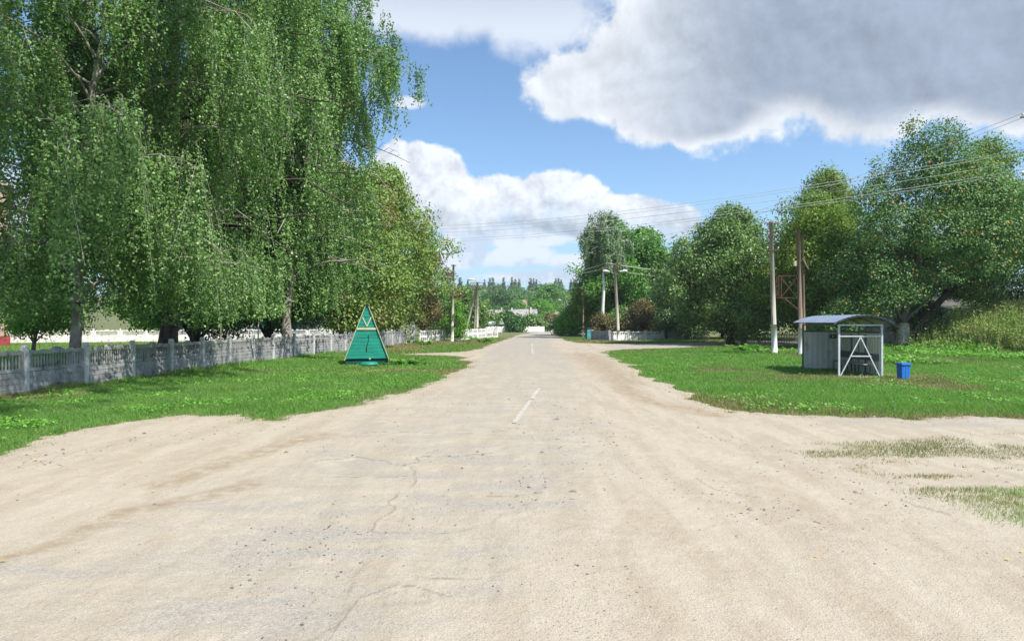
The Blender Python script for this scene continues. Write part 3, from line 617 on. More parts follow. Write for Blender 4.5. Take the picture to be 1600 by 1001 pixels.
# ------------------------------------------------------------------ trees, right side
birch('birch_tree', 10.1, 72, 15.0, 8.2, 3.2, 'willow_leaf', 36, 44, 22, 0.21, 'slim white trunked birch beside the road beyond the side turning', 31, (0.5, 0), 0.22, zlow=6.6, slen=(0.6, 2.4), bark='pole_white')
tree('ash_tree', 16.9, 82, 14.2, 2.0, 6.4, 'maple_leaf', 'grey_bark', 42000, 0.32, 'big round deep green tree behind the white trunked birch', seed=32, nb=46, tr=0.35, spray=0.5, br=0.30)
tree('ash_tree', 13.5, 84, 15.3, 3.0, 5.0, 'maple_leaf', 'grey_bark', 24000, 0.32, 'tall green tree directly behind the white trunked birch', seed=33, nb=30, tr=0.3, spray=0.5)
tree('plum_tree', 10.0, 86, 9.6, 1.0, 2.0, 'locust_leaf', 'grey_bark', 9000, 0.26, 'narrow yellow green tree behind the thin roadside post', seed=34, nb=16, tr=0.14, spray=0.4)
tree('chestnut_tree', 17.9, 52.5, 11.6, 0.9, 5.5, 'chestnut_leaf', 'bark', 60000, 0.20, 'large rounded horse chestnut left of the tall roadside pole', seed=35, nb=48, tr=0.3, spray=0.34, br=0.30)
tree('willow_tree', 17.2, 63, 9.0, 0.8, 3.4, 'willow_leaf', 'grey_bark', 22000, 0.22, 'pale grey green tree at the left edge of the chestnut', seed=36, nb=24, tr=0.2, spray=0.4, droop=0.8)
tree('locust_tree', 21.6, 45.5, 11.4, 1.2, 4.0, 'locust_leaf', 'grey_bark', 42000, 0.17, 'yellow green locust tree between the pole and the pear', seed=37, nb=34, tr=0.2, spray=0.36)
tree('locust_tree', 25.6, 52, 14.6, 2.2, 4.4, 'locust_leaf', 'grey_bark', 34000, 0.19, 'taller feathery locust tree rising left of the pear crown', seed=38, nb=30, tr=0.2, spray=0.42)
def add_fruit(e, P, rg):
    sel = P[rg.choice(len(P), 1100, replace=False)] + rg.normal(size=(1100, 3))*0.10 + np.array([0, -0.08, 0])
    base = np.array([(0, 0, 1), (1, 0, 0), (0, 1, 0), (-1, 0, 0), (0, -1, 0), (0, 0, -1.25)], float)*0.080
    F_ = np.array([(0, 1, 2), (0, 2, 3), (0, 3, 4), (0, 4, 1), (5, 2, 1), (5, 3, 2), (5, 4, 3), (5, 1, 4)])
    V = (sel[:, None, :]+base[None]*rg.uniform(0.8, 1.2, (len(sel), 1, 1))).reshape(-1, 3); Q = (F_[None]+np.arange(len(sel))[:, None, None]*6).reshape(-1, 3)
    ob = arr_mesh('fruit', V, Q, M['orange_fruit'], e, smooth=True); ob['kind'] = 'stuff'
PB = [(4.5, -1, 3.9, 1.5, 1.3, 0.9), (6.5, -0.2, 3.9, 1.5, 1.3, 0.9), (8.6, 0, 3.7, 1.5, 1.3, 1.0), (10.6, 0.5, 3.5, 1.4, 1.3, 1.0), (12, -.5, 5.5, 1.6, 1.5, 1.5), (12, 0, 7.5, 1.6, 1.5, 1.4), (1.5, -1.5, 12.6, 1.3, 1.3, 1.5), (2.6, -0.5, 11.6, 1.7, 1.7, 1.6), (0.6, -1, 11.2, 1.6, 1.6, 1.5), (4.4, 0, 10.6, 1.9, 1.9, 1.6), (-0.9, 0, 10.0, 1.5, 1.5, 1.3), (-2.2, -0.6, 9.2, 1.4, 1.4, 1.2),
      (1.2, -2.4, 9.2, 2.0, 1.8, 1.6), (3.4, -2.2, 9.0, 2.0, 1.8, 1.7), (5.6, -1.4, 8.8, 1.9, 1.8, 1.6), (7.4, 0, 8.6, 1.8, 1.8, 1.6), (-1.6, -1.8, 7.4, 1.9, 1.8, 1.5), (0.4, -3, 7.0, 1.8, 1.6, 1.5),
      (2.6, -3.2, 6.8, 1.8, 1.6, 1.5), (5.0, -2.8, 6.8, 2.0, 1.7, 1.6), (7.0, -2.0, 6.6, 2.0, 1.8, 1.7), (8.8, -0.6, 6.8, 1.8, 1.8, 1.8), (-2.8, -1, 5.8, 1.5, 1.5, 1.3), (-2.2, -2.2, 4.4, 1.4, 1.3, 1.0),
      (8.6, -1.8, 4.8, 1.7, 1.5, 1.3), (6.4, -3.0, 4.8, 1.4, 1.3, 1.0), (-3.0, -0.4, 3.6, 1.2, 1.2, 0.9), (9.8, -1.0, 5.4, 1.6, 1.5, 1.4), (-3.4, -1.2, 2.4, 1.3, 1.0, 0.9), (-2.6, -2.2, 2.9, 1.2, 1.0, 0.9), (-4.2, 0, 4.6, 1.2, 1.0, 1.0), (1.0, -2.6, 4.6, 1.5, 1.1, 0.8), (3.4, -3.0, 5.0, 1.5, 1.1, 0.8), (8.0, -2.6, 3.9, 1.5, 1.1, 0.9), (10.6, -1, 3.8, 1.5, 1.2, 1.0), (10.4, 0, 7.2, 1.8, 1.5, 1.5), (9.0, 0.4, 9.2, 1.5, 1.5, 1.3), (3.2, -1.6, 10.4, 1.5, 1.5, 1.4), (0.3, -0.6, 13.4, 0.5, 0.5, 1.0), (-0.6, -0.4, 12.0, 0.45, 0.45, 1.0), (-1.9, -0.5, 11.0, 0.35, 0.35, 1.1), (3.6, 1.5, 7.0, 2.4, 2.0, 2.0), (0.2, 1.8, 7.2, 2.2, 2.0, 2.0), (7, 2, 6.4, 2.2, 2, 2), (-1.6, 1.5, 4.6, 1.7, 1.5, 1.4), (2.2, 1.0, 4.6, 1.6, 1.4, 1.0), (5, 1.5, 4.4, 1.8, 1.6, 1.2), (-1.2, -2.4, 3.4, 1.1, 1.0, 0.7)]
pe = tree('pear_tree', 25.0, 41.0, 14.3, 2.4, 5.5, 'pear_leaf', 'grey_bark', 130000, 0.14, 'wide old pear tree with orange fruit and whitewashed trunk foot', seed=39, blobs=PB, tr=0.31, spray=0.27,
          trunk_pts=[(0, 0, -0.1), (0.1, 0, 1.6), (0.4, -0.1, 3.6), (1.0, -0.5, 6.0), (1.6, -0.6, 9.6)], extra=add_fruit)
w_ = MB(); w_.tube([(0, 0, -0.05), (0.02, 0, 0.5), (0.06, 0, 1.15), (0.08, 0, 1.5)], [0.47, 0.38, 0.365, 0.35], 12); w_.build('whitewashed_foot', M['whitewash'], pe)
l_ = MB(); l_.tube([(1.0, 1.0, 0.2), (1.7, 0.7, 1.6), (2.8, 0.2, 3.2), (3.6, -0.3, 4.8), (4.0, -0.6, 7.4)], [0.26, 0.23, 0.2, 0.16, 0.08], 9)
l_.tube([(3.0, 0.1, 3.5), (4.6, -0.6, 4.4), (6.6, -1.2, 4.9)], [0.12, 0.08, 0.03], 6); l_.build('leaning_trunk', M['bark'], pe)
tree('walnut_tree', 36.5, 49, 16.6, 6, 4.0, 'locust_leaf', 'grey_bark', 15000, 0.19, 'sparse yellowish tree top rising behind the right of the pear', seed=40, nb=22, tr=0.22, spray=0.42, br=0.28)
tree('elder_bush', 28.6, 44.5, 3.4, 0.2, 1.9, 'chestnut_leaf', 'grey_bark', 14000, 0.15, 'leafy bush right of the leaning pear trunk', cat='bush', seed=52, nb=14, tr=0.06, spray=0.26)
tree('elder_bush', 34.0, 46.0, 4.4, 0.2, 2.4, 'pear_leaf', 'grey_bark', 16000, 0.15, 'taller bush in front of the grey house behind the weed bank', cat='bush', seed=53, nb=16, tr=0.06, spray=0.28)
tree('lilac_bush', 20.6, 40.0, 3.4, 0.2, 1.7, 'chestnut_leaf', 'grey_bark', 12000, 0.13, 'leafy bush under the locust behind the rusty cage post', cat='bush', seed=41, nb=14, tr=0.06, spray=0.24)
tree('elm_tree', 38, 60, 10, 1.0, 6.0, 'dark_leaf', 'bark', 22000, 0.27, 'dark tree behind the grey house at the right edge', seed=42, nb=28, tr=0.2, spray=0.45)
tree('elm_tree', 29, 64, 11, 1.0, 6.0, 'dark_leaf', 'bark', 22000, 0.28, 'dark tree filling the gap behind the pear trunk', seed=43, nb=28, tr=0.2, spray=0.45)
tree('elm_tree', 23, 70, 9, 1.0, 5.0, 'maple_leaf', 'bark', 16000, 0.3, 'low green tree behind the chestnut and the picket fence', seed=44, nb=24, tr=0.2, spray=0.45)
# bushes along the far right verge
tree('bush', 8.2, 88, 4.2, 0.1, 2.2, 'bright_leaf', 'grey_bark', 9000, 0.22, 'bright green bush hugging the roadside by the thin post', cat='bush', seed=45, nb=16, tr=0.05, spray=0.35)
tree('bush', 6.9, 92, 2.6, 0.0, 1.3, 'dark_leaf', 'grey_bark', 4500, 0.2, 'small dark bush at the far right road edge', cat='bush', seed=46, nb=10, tr=0.04, spray=0.3)
tree('smoke_bush', 14.0, 69, 4.3, 0.3, 2.2, 'brown_leaf', 'grey_bark', 12000, 0.18, 'bush with brown tufts above the white garden wall', cat='bush', seed=47, nb=16, tr=0.06, spray=0.3)
tree('smoke_bush', 9.9, 71, 2.9, 0.1, 1.5, 'brown_leaf', 'grey_bark', 7000, 0.17, 'brown dried bush at the foot of the lamp pole', cat='bush', seed=48, nb=12, tr=0.05, spray=0.28)
tree('bush', 12.2, 72, 3.6, 0.2, 1.9, 'chestnut_leaf', 'grey_bark', 9000, 0.19, 'green bush between the two brown bushes', cat='bush', seed=49, nb=14, tr=0.05, spray=0.3)
tree('bush', 16.3, 66, 2.9, 0.1, 1.6, 'willow_leaf', 'grey_bark', 8000, 0.17, 'pale bush spilling over the right end of the white wall', cat='bush', seed=50, nb=12, tr=0.05, spray=0.28)
tree('bush', 17.5, 72, 4.6, 0.2, 2.2, 'maple_leaf', 'grey_bark', 8000, 0.22, 'green bush behind the pale one by the garden wall', cat='bush', seed=51, nb=14, tr=0.05, spray=0.3)
# ------------------------------------------------------------------ middle distance
tree('bush', -5.8, 78, 6.2, 0.4, 3.2, 'chestnut_leaf', 'grey_bark', 14000, 0.27, 'rounded green tree behind the twin pole and white fence', cat='bush', seed=61, nb=20, tr=0.1, spray=0.45)
tree('sapling', -5.3, 61.5, 4.2, 0.3, 1.1, 'bright_leaf', 'grey_bark', 4200, 0.16, 'young bright green sapling against the left plain pole', cat='sapling', seed=62, nb=9, tr=0.04, spray=0.28)
tree('bush', -9.5, 88, 6.4, 0.4, 4.0, 'maple_leaf', 'grey_bark', 12000, 0.3, 'dense bush right of the brown chestnut behind the sapling', cat='bush', seed=63, nb=20, tr=0.1, spray=0.5)
far = [('bush', -6.5, 128, 3.6, 3.0, 'chestnut_leaf', 'low bush behind the white tank and far fence'), ('bush', -1.2, 132, 4.2, 2.8, 'dark_leaf', 'dark bush covering the left house roof corner'),
       ('bush', 0.8, 118, 3.0, 1.2, 'dark_leaf', 'dark bush growing in the gap of the far white fence'), ('bush', 4.2, 134, 3.5, 3.2, 'chestnut_leaf', 'green hedge bush under the pink grey roof'),
       ('bush', 8.4, 138, 3.6, 3.0, 'brown_leaf', 'brownish bush behind the far fence right part'), ('bush', 11.6, 142, 3.8, 2.4, 'chestnut_leaf', 'bush beside the far lamp pole'),
       ('tree', 8.4, 185, 8.0, 4.4, 'bright_leaf', 'vivid green round tree behind the pink grey roof'), ('tree', 12.5, 215, 14, 6.4, 'maple_leaf', 'largest tree on the slope above the far lamp pole'),
       ('tree', 2.0, 205, 8.0, 4.2, 'maple_leaf', 'green tree between the two far house roofs'), ('tree', -9.0, 190, 8.0, 6.0, 'far_leaf', 'green tree left of the far houses'),
       ('tree', -19, 175, 8.5, 6.5, 'locust_leaf', 'yellow green tree on the slope behind the twin pole'), ('tree', -3.5, 240, 12, 6.5, 'dark_leaf', 'dark tree above the brown roof'), ('tree', 19, 160, 7, 4.5, 'locust_leaf', 'yellow green tree right of the far lamp pole')]
for k, (nm, x, y, h, r, mt, lb) in enumerate(far):
    tree(nm, x, y, h, 0.3 if nm == 'bush' else 1.0, r, mt, 'grey_bark', 4500 if nm == 'bush' else 8000, 0.3+0.0016*y*0.6, lb, cat=nm, seed=70+k, nb=14 if nm == 'bush' else 22, tr=0.08, spray=0.55, limbs=False)

# hillside wood: one mass
def woods():
    rg = np.random.default_rng(99); VV = []; n0 = 0
    B = []
    for k in range(430):
        y = rg.uniform(250, 545); x = rg.uniform(-0.55, 0.75)*y
        if k < 170: x = rg.uniform(-0.14, 0.14)*y; y = rg.uniform(245, 545)
        h = rg.uniform(5, 9.5)+3*max(0, (400-y)/150); r = rg.uniform(3.2, 6.0); z = tz(x, y)
        for q in range(4): B.append((x+rg.normal()*r*0.35, y+rg.normal()*r*0.35, z+h*rg.uniform(0.45, 0.78), r*0.62, r*0.62, h*0.27))
        B.append((x, y, z+h*0.3, r*0.8, r*0.8, h*0.3))
    P, Fc = blob_points(B, 190000, 8, 0.8, rg, 0.8); V, Q = leaves(P, 1.25, 0.2, 0.9, rg, Fc)
    setp(arr_mesh('woods', V, Q, M['far_leaf']), kind='stuff')
woods()
pr_ = np.random.default_rng(5)
pop = tree('poplar_tree', 0, 0, 16, 1.5, 1.9, 'poplar_leaf', 'grey_bark', 2600, 0.95, 'dark columnar poplar on the ridge of the far hill', group='poplars along the ridge', seed=90, tr=0.2, spray=0.3, limbs=False,
           blobs=[(0.2*(-1)**k, 0.15*(-1)**(k//2), 1.2+1.95*k, q, q, 1.7) for k, q in enumerate((1.3, 1.7, 1.9, 1.8, 1.55, 1.2, 0.75, 0.35))], z0=0)
first = True
for (x, y) in ((719, 438), (731, 441), (757, 441), (765, 439), (770, 438), (787, 438), (800, 437), (805, 440), (811, 440), (829, 439), (834, 439), (838, 441), (868, 439), (873, 439), (877, 443), (892, 441), (897, 440), (950, 440), (1070, 440), (1085, 442)):
    D = 560+pr_.uniform(-25, 25); X = (x-800)/F*D; p = pop if first else copy_tree(pop); first = False
    y -= 5; zt = hz(y, D); zb = tz(X, D); p.location = (X, D, zb-0.3); s = max(0.7, (zt-zb)/15.6); p.scale = (s*pr_.uniform(0.75, 1.25), s, s); p.rotation_euler.z = pr_.uniform(0, 6)

# ------------------------------------------------------------------ grass
def grass():
    rg = np.random.default_rng(3)
    def sample(n, dmin, dmax, umin, umax):
        D = np.exp(rg.uniform(math.log(dmin), math.log(dmax), n)); U = rg.uniform(umin, umax, n); return U*D, D
    X1, Y1 = sample(2150000, 5.2, 75, -1.18, 1.22)
    bd = bare(X1, Y1); isv = island(X1, Y1); on_isl = (isv > -0.1) & (bd > 0.3); bd = np.where(on_isl & (rg.uniform(size=len(X1)) < np.clip(isv*1.3+0.15, 0, 0.55)), -0.6, bd)
    ok = (bd < 0.02) | ((bd < 0.8) & (rg.uniform(size=len(X1)) < 0.30*(1-bd/0.8)**2.5)); X1, Y1, bd = X1[ok], Y1[ok], bd[ok]
    # thin out behind the left fence and on the far verges
    fx = np.interp(Y1, [10, 17.3, 31.4, 38, 54, 62, 77], [-12.8, -12.4, -11.6, -10.3, -8.9, -6.9, -3.1]); beh = X1 < fx
    ok = (~beh) | (rg.uniform(size=len(X1)) < 0.25); X1, Y1, bd = X1[ok], Y1[ok], bd[ok]
    edge = np.clip(-bd/1.0, 0.0, 1)
    ok = rg.uniform(size=len(X1)) < 0.55+0.45*edge; X1, Y1, bd, edge = X1[ok], Y1[ok], bd[ok], edge[ok]
    isl = sdist(X1, Y1, ISL) > -0.6
    dryp = fbm(X1*0.25, Y1*0.25, 4, 77) + np.where((Y1 > 38) & (X1 < 0) & (X1 > -9.5), 0.22, 0) + np.where((Y1 > 44) & (X1 > 4), 0.14, 0) + np.where(edge < 0.25, 0.09, 0) + np.where(isl, 0.12, 0)
    dry = dryp + rg.normal(size=len(X1))*0.06 > 0.66
    lush = fbm(X1*0.8, Y1*0.8, 3, 55)
    h = (0.045+0.08*lush)*(0.35+0.65*edge)*np.where(isl, 0.5, 1.0)*np.where((np.abs(X1-np.interp(Y1, [10, 17.3, 31.4, 38, 54, 62, 77], [-12.8, -12.4, -11.6, -10.3, -8.9, -6.9, -3.1])) < 0.5) & (Y1 < 55), 1.0+1.6*lush, 1.0)*rg.uniform(0.6, 1.35, len(X1))
    h = h*np.where((X1 > 13) & (Y1 > 27), 1.7, 1.0)
    w = 0.0055*np.clip(Y1/9, 0.9, 5)
    Z = terrain(X1, Y1)-0.018
    for nm, sel in (('grass', ~dry), ('dry_grass', dry)):
        x, y, z, hh, ww = X1[sel], Y1[sel], Z[sel], h[sel], w[sel]
        n = len(x); a = rg.uniform(0, 2*math.pi, n); dx, dy = np.cos(a)*ww, np.sin(a)*ww; lx = rg.normal(size=n)*0.8*hh; ly = rg.normal(size=n)*0.8*hh
        V = np.empty((n, 3, 3)); V[:, 0] = np.stack([x-dx, y-dy, z], 1); V[:, 1] = np.stack([x+dx, y+dy, z], 1); V[:, 2] = np.stack([x+lx, y+ly, z+hh+0.03], 1)
        o = arr_mesh(nm, V.reshape(-1, 3), np.arange(3*n).reshape(-1, 3), M['grass' if nm == 'grass' else 'dry_grass']); setp(o, kind='stuff')
        print(nm, n)
grass()

def weeds():
    rg = np.random.default_rng(8)
    # tall weeds on the bank at the right
    X = rg.normal(33.5, 5.2, 36000); Y = rg.normal(38.5, 2.8, 36000)
    ok = ((X-34)/10.5)**2+((Y-39)/5.2)**2 < 1; ok &= (X > 26.3+0.6*np.abs(Y-38)) | (rg.uniform(size=len(X)) < 0.15); X, Y = X[ok], Y[ok]; n = len(X); Z = terrain(X, Y)-0.05
    hgt = rg.uniform(0.6, 1.9, n)*(0.6+0.9*fbm(X*0.6, Y*0.6, 3, 4)); lx = rg.normal(size=n)*0.16*hgt; ly = rg.normal(size=n)*0.16*hgt
    a = rg.uniform(0, 6.28, n); w = 0.012; dx, dy = np.cos(a)*w, np.sin(a)*w
    V = np.empty((n, 3, 3)); V[:, 0] = np.stack([X-dx, Y-dy, Z], 1); V[:, 1] = np.stack([X+dx, Y+dy, Z], 1); V[:, 2] = np.stack([X+lx, Y+ly, Z+hgt], 1)
    S = V.reshape(-1, 3); sq = np.arange(3*n).reshape(-1, 3)
    # leaves along the stalks
    k = np.repeat(np.arange(n), 4); tt = rg.uniform(0.15, 0.95, len(k)); P = np.stack([X[k]+lx[k]*tt, Y[k]+ly[k]*tt, Z[k]+hgt[k]*tt], 1)+rg.normal(size=(len(k), 3))*0.03
    LV, LQ = leaves(P, 0.13, -0.2, 0.45, rg, np.tile([0.3, -0.5, 0.9], (len(P), 1)), 0.7)
    tri = np.concatenate([LQ[:, [0, 1, 2]], LQ[:, [0, 2, 3]]])+len(S)
    setp(arr_mesh('weeds', np.concatenate([S, LV]), np.concatenate([sq, tri]), M['weed']), kind='stuff')
    # broad low leaves in front of the bank and behind the shelter
    n = 9000; X = rg.uniform(14, 34, n); Y = rg.uniform(27, 39, n); f = fbm(X*0.35, Y*0.35, 3, 15); ok = f+0.15*np.clip((Y-30)/8, -1, 1) > 0.55; X, Y = X[ok], Y[ok]
    P = np.stack([X, Y, terrain(X, Y)+rg.uniform(0.02, 0.28, len(X))], 1); k = np.repeat(np.arange(len(P)), 5); P2 = P[k]+rg.normal(size=(len(k), 3))*np.array([0.09, 0.09, 0.04])
    V2, Q2 = leaves(P2, 0.13, -0.1, 0.85, rg, np.tile([0, -0.2, 1.0], (len(P2), 1)), 0.45); m2 = 60000; D = np.exp(rg.uniform(math.log(9), math.log(36), m2)); X = rg.uniform(-0.9, 0.9, m2)*D; f = fbm(X*0.9, D*0.9, 4, 115); ok = (f > 0.57) & (bare(X, D) < -0.4); X, D = X[ok], D[ok]
    P = np.stack([X, D, terrain(X, D)+rg.uniform(0.03, 0.10, len(X))], 1); k = np.repeat(np.arange(len(P)), 3); P3 = P[k]+rg.normal(size=(len(k), 3))*np.array([0.04, 0.04, 0.012])
    V3, Q3 = leaves(P3, 0.055, -0.1, 0.85, rg, np.tile([0, -0.2, 1.0], (len(P3), 1)), 0.5); Q2 = np.concatenate([Q2, Q3+len(V2)]); V2 = np.concatenate([V2, V3])
    setp(arr_mesh('ground_cover', V2, Q2, M['broad']), kind='stuff')
weeds()

def pebbles():
    rg = np.random.default_rng(12)
    n = 42000; D = np.exp(rg.uniform(math.log(2.6), math.log(22), n)); X = rg.uniform(-0.9, 0.9, n)*D
    gr = np.zeros(n)
    for p in GRAVS: gr = np.maximum(gr, np.clip(1-pldist(X, D, p)/(0.45+0.04*D), 0, 1))
    nz = fbm(X*0.9, D*0.9, 4, 44)
    ok = (bare(X, D) > 0.05) & (rg.uniform(size=n) < 0.05+0.34*gr+0.24*np.clip((nz-0.54)*5, 0, 1)); X, D = X[ok], D[ok]; n = len(X)
    s = 0.0055*np.exp(rg.normal(size=n)*0.45)*np.clip(D/5, 0.8, 2.2)
    big = rg.choice(n, 30, replace=False); s[big] *= 1.9
    base = np.array([(0, 0, 0.62), (1, 0, 0), (0.3, 0.95, 0.1), (-0.85, 0.5, 0), (-0.7, -0.65, 0.08), (0.4, -0.9, 0)], float)
    F_ = np.array([(0, 1, 2), (0, 2, 3), (0, 3, 4), (0, 4, 5), (0, 5, 1)])
    a = rg.uniform(0, 6.28, n); c, sn = np.cos(a), np.sin(a); V = base[None]*s[:, None, None]; V = V*rg.uniform(0.7, 1.3, (n, 6, 3))
    x = V[..., 0]*c[:, None]-V[..., 1]*sn[:, None]; y = V[..., 0]*sn[:, None]+V[..., 1]*c[:, None]
    W = np.stack([x+X[:, None], y+D[:, None], V[..., 2]+0.008], -1).reshape(-1, 3); Q = (F_[None]+np.arange(n)[:, None, None]*6).reshape(-1, 3)
    setp(arr_mesh('gravel', W, Q, M['stone']), kind='stuff')
    # fallen leaves
    pts = [gp(*p) for p in ((345, 806), (1160, 803), (1145, 805), (1275, 873), (240, 770), (283, 742), (285, 743), (230, 745), (195, 758), (5, 880), (1575, 877), (1350, 828), (1400, 710), (1560, 745), (1345, 730), (1085, 652), (1130, 762))]
    X = [p[0] for p in pts]; Y = [p[1] for p in pts]
    m_ = 260; D = np.exp(rg.uniform(math.log(5.0), math.log(14), m_)); U = np.where(rg.uniform(size=m_) < 0.6, rg.uniform(-0.9, -0.25, m_), rg.uniform(0.25, 0.9, m_)); ed = np.abs(bare(U*D, D)) < rg.uniform(0.1, 2.5, m_)
    X = np.concatenate([X, (U*D)[ed]]); Y = np.concatenate([Y, D[ed]])
    P = np.stack([X, Y, np.full(len(X), 0.025)], 1); n = len(P); a = rg.uniform(0, 6.28, n); L = rg.uniform(0.025, 0.055, n)
    d = np.stack([np.cos(a), np.sin(a), rg.uniform(-0.1, 0.25, n)], 1)*L[:, None]; s_ = np.stack([-np.sin(a), np.cos(a), rg.uniform(-.1, .4, n)], 1)*L[:, None]*0.4
    V = np.stack([P-d*0.5, P+s_, P+d*0.5, P-s_], 1).reshape(-1, 3); setp(arr_mesh('fallen_leaves', V, np.arange(4*n).reshape(-1, 4), M['litter']), kind='stuff')
pebbles()

# ------------------------------------------------------------------ concrete fences
def arc_top(x0, x1, z, segs):
    """wavy ornament: list of humps"""
    out = []
    for (a, b_, hgt) in segs:
        for k in range(9):
            s = k/8; out.append((x0+(x1-x0)*(a+(b_-a)*s), z+hgt*math.sin(math.pi*s)))
    return out
def baluster_panel(L, parent, mat, loc, rz, z, cache={}):
    key = (round(L, 2), mat)
    if key not in cache:
        b = MB(); b.box((L/2, 0, 0.04), (L, 0.05, 0.08)); b.box((L/2, 0, 0.46), (L, 0.05, 0.06))
        b.box((0.05, 0, 0.255), (0.10, 0.05, 0.35)); b.box((L-0.05, 0, 0.255), (0.10, 0.05, 0.35))
        n = int((L-0.2)/0.098)
        for k in range(n):
            x = 0.1+(L-0.2)*(k+0.5)/n; b.tube([(x, 0, 0.078), (x, 0, 0.12), (x, 0, 0.20), (x, 0, 0.30), (x, 0, 0.38), (x, 0, 0.432)], [0.022, 0.018, 0.030, 0.018, 0.014, 0.024], 6, cap=False)
        top = [(0, 0.489)]+arc_top(0, L, 0.50, [(0.0, 0.16, 0.04), (0.16, 0.36, 0.05), (0.36, 0.64, 0.11), (0.64, 0.84, 0.05), (0.84, 1.0, 0.04)])+[(L, 0.489)]
        b.prism(top, -0.025, 0.025)
        o = b.build('baluster_panel', M[mat], parent); cache[key] = o
    else:
        o = cache[key].copy(); COL.objects.link(o); o.parent = parent
    o.location = (loc[0], loc[1], z); o.rotation_euler.z = rz; return o
def brick_panel(L, parent, mat, loc, rz, z, h=0.56, cache={}):
    key = (round(L, 2), mat)
    if key not in cache:
        b = MB(); b.box((L/2, 0, h/2), (L, 0.035, h)); rows = 4
        for r_ in range(rows):
            x = 0.012 if r_ % 2 == 0 else 0.012-0.13; hh = h/rows
            while x < L-0.02:
                x1 = min(x+0.26, L-0.01); xa = max(x, 0.01)
                if x1-xa > 0.03:
                    for sy in (-1, 1): b.box(((xa+x1)/2, sy*(0.0175+0.0055), hh*(r_+0.5)), (x1-xa-0.016, 0.011, hh-0.020))
                x += 0.26
        o = b.build('brick_panel', M[mat], parent); cache[key] = o
    else:
        o = cache[key].copy(); COL.objects.link(o); o.parent = parent
    o.location = (loc[0], loc[1], z); o.rotation_euler.z = rz; return o
def fence_run(pts, L, label, mat='fence_conc', pmat='fence_post', ph=1.22, group=None, name='concrete_fence', skip_post=(), sc=1.0):
    e = empty(name, (pts[0][0], pts[0][1], 0), 0, label, 'fence', group)
    # walk the polyline in steps of L
    P = [Vector(p) for p in pts]; cum = [0]
    for a, b in zip(P[:-1], P[1:]): cum.append(cum[-1]+(b-a).length)
    n = int(cum[-1]/L); Lr = cum[-1]/n; nodes = []
    for k in range(n+1):
        s = Lr*k; i = max(0, min(len(P)-2, next((j-1 for j in range(1, len(cum)) if cum[j] >= s-1e-6), len(P)-2))); f = (s-cum[i])/(cum[i+1]-cum[i]); nodes.append(P[i].lerp(P[i+1], min(1, f)))
    o0 = P[0]; pm = None
    for k, nd in enumerate(nodes):
        d = (nodes[min(k+1, n)]-nodes[max(k-1, 0)]).normalized(); rz = math.atan2(d.y, d.x)
        if pm is None:
            b = MB(); b.box((0, 0, ph/2-0.05), (0.14, 0.13, ph+0.1)); b.prism([(-0.07, ph), (0.07, ph), (0.0, ph+0.045)], -0.065, 0.065); pm = b.build('post', M[pmat], e, bevel=0.008); p = pm
        else: p = pm.copy(); COL.objects.link(p); p.parent = e
        tilt = random.uniform(-0.024, 0.024)
        p.location = (nd.x-o0.x, nd.y-o0.y, 0); p.rotation_euler = (tilt, tilt*0.7, rz)
    for a, b in zip(nodes[:-1], nodes[1:]):
        d = b-a; l = round(d.length-0.145, 1); rz = math.atan2(d.y, d.x); dn = d.normalized(); st = a+dn*((d.length-l)/2)-o0; dz = random.uniform(-0.012, 0.012)
        brick_panel(l, e, mat, (st.x, st.y), rz, 0.0+dz); baluster_panel(l, e, mat, (st.x, st.y), rz, 0.575+dz)
    return e
fence_run([(-12.95, 8.0), (-12.4, 17.3), (-11.6, 31.4), (-10.35, 38.5), (-8.95, 54)], 2.02, 'long weathered grey concrete fence with baluster tops beside the left lawn')
fence_run([(-44, 56), (-31, 62), (-14.5, 66)], 2.02, 'pale concrete fence in the sun far behind the left trees', 'fence_white', 'fence_white')

def lattice_fence(a, b, n, h, label, name='white_fence', posts=True):
    a = Vector((*a, 0)); b = Vector((*b, 0)); e = empty(name, tuple(a), 0, label, 'fence'); d = (b-a)/n; rz = math.atan2(d.y, d.x); L = d.length
    for k in range(n+1):
        m_ = MB(); m_.box((0, 0, h/2), (0.16, 0.14, h+0.08)); p = m_.build('post', M['fence_white'], e, 0.01); p.location = tuple(d*k); p.rotation_euler.z = rz
    for k in range(n):
        m_ = MB()
        for zc_, hh in ((h*0.07, h*0.14), (h*0.50, h*0.18), (h*0.92, h*0.14)): m_.box((L/2, 0, zc_), (L-0.17, 0.07, hh))
        nn_ = 4
        for q in range(nn_+1):
            xx = 0.1+(L-0.2)*q/nn_; m_.box((xx, 0, h*0.275), (0.09, 0.06, h*0.27)); m_.box((xx, 0, h*0.72), (0.09, 0.06, h*0.26))
        p = m_.build('lattice_panel', M['fence_white'], e); p.location = tuple(d*k); p.rotation_euler.z = rz
    return e
lattice_fence((-8.3, 57.5), (-6.6, 62.5), 3, 1.1, 'short open white fence beside the browned tree')
lattice_fence((-5.4, 63.5), (-3.1, 74.5), 6, 1.1, 'openwork white fence between the two left poles')
lattice_fence((-3.0, 75), (2.0*-0.9, 78.5), 2, 1.25, 'end return of white fence behind the red flowers')
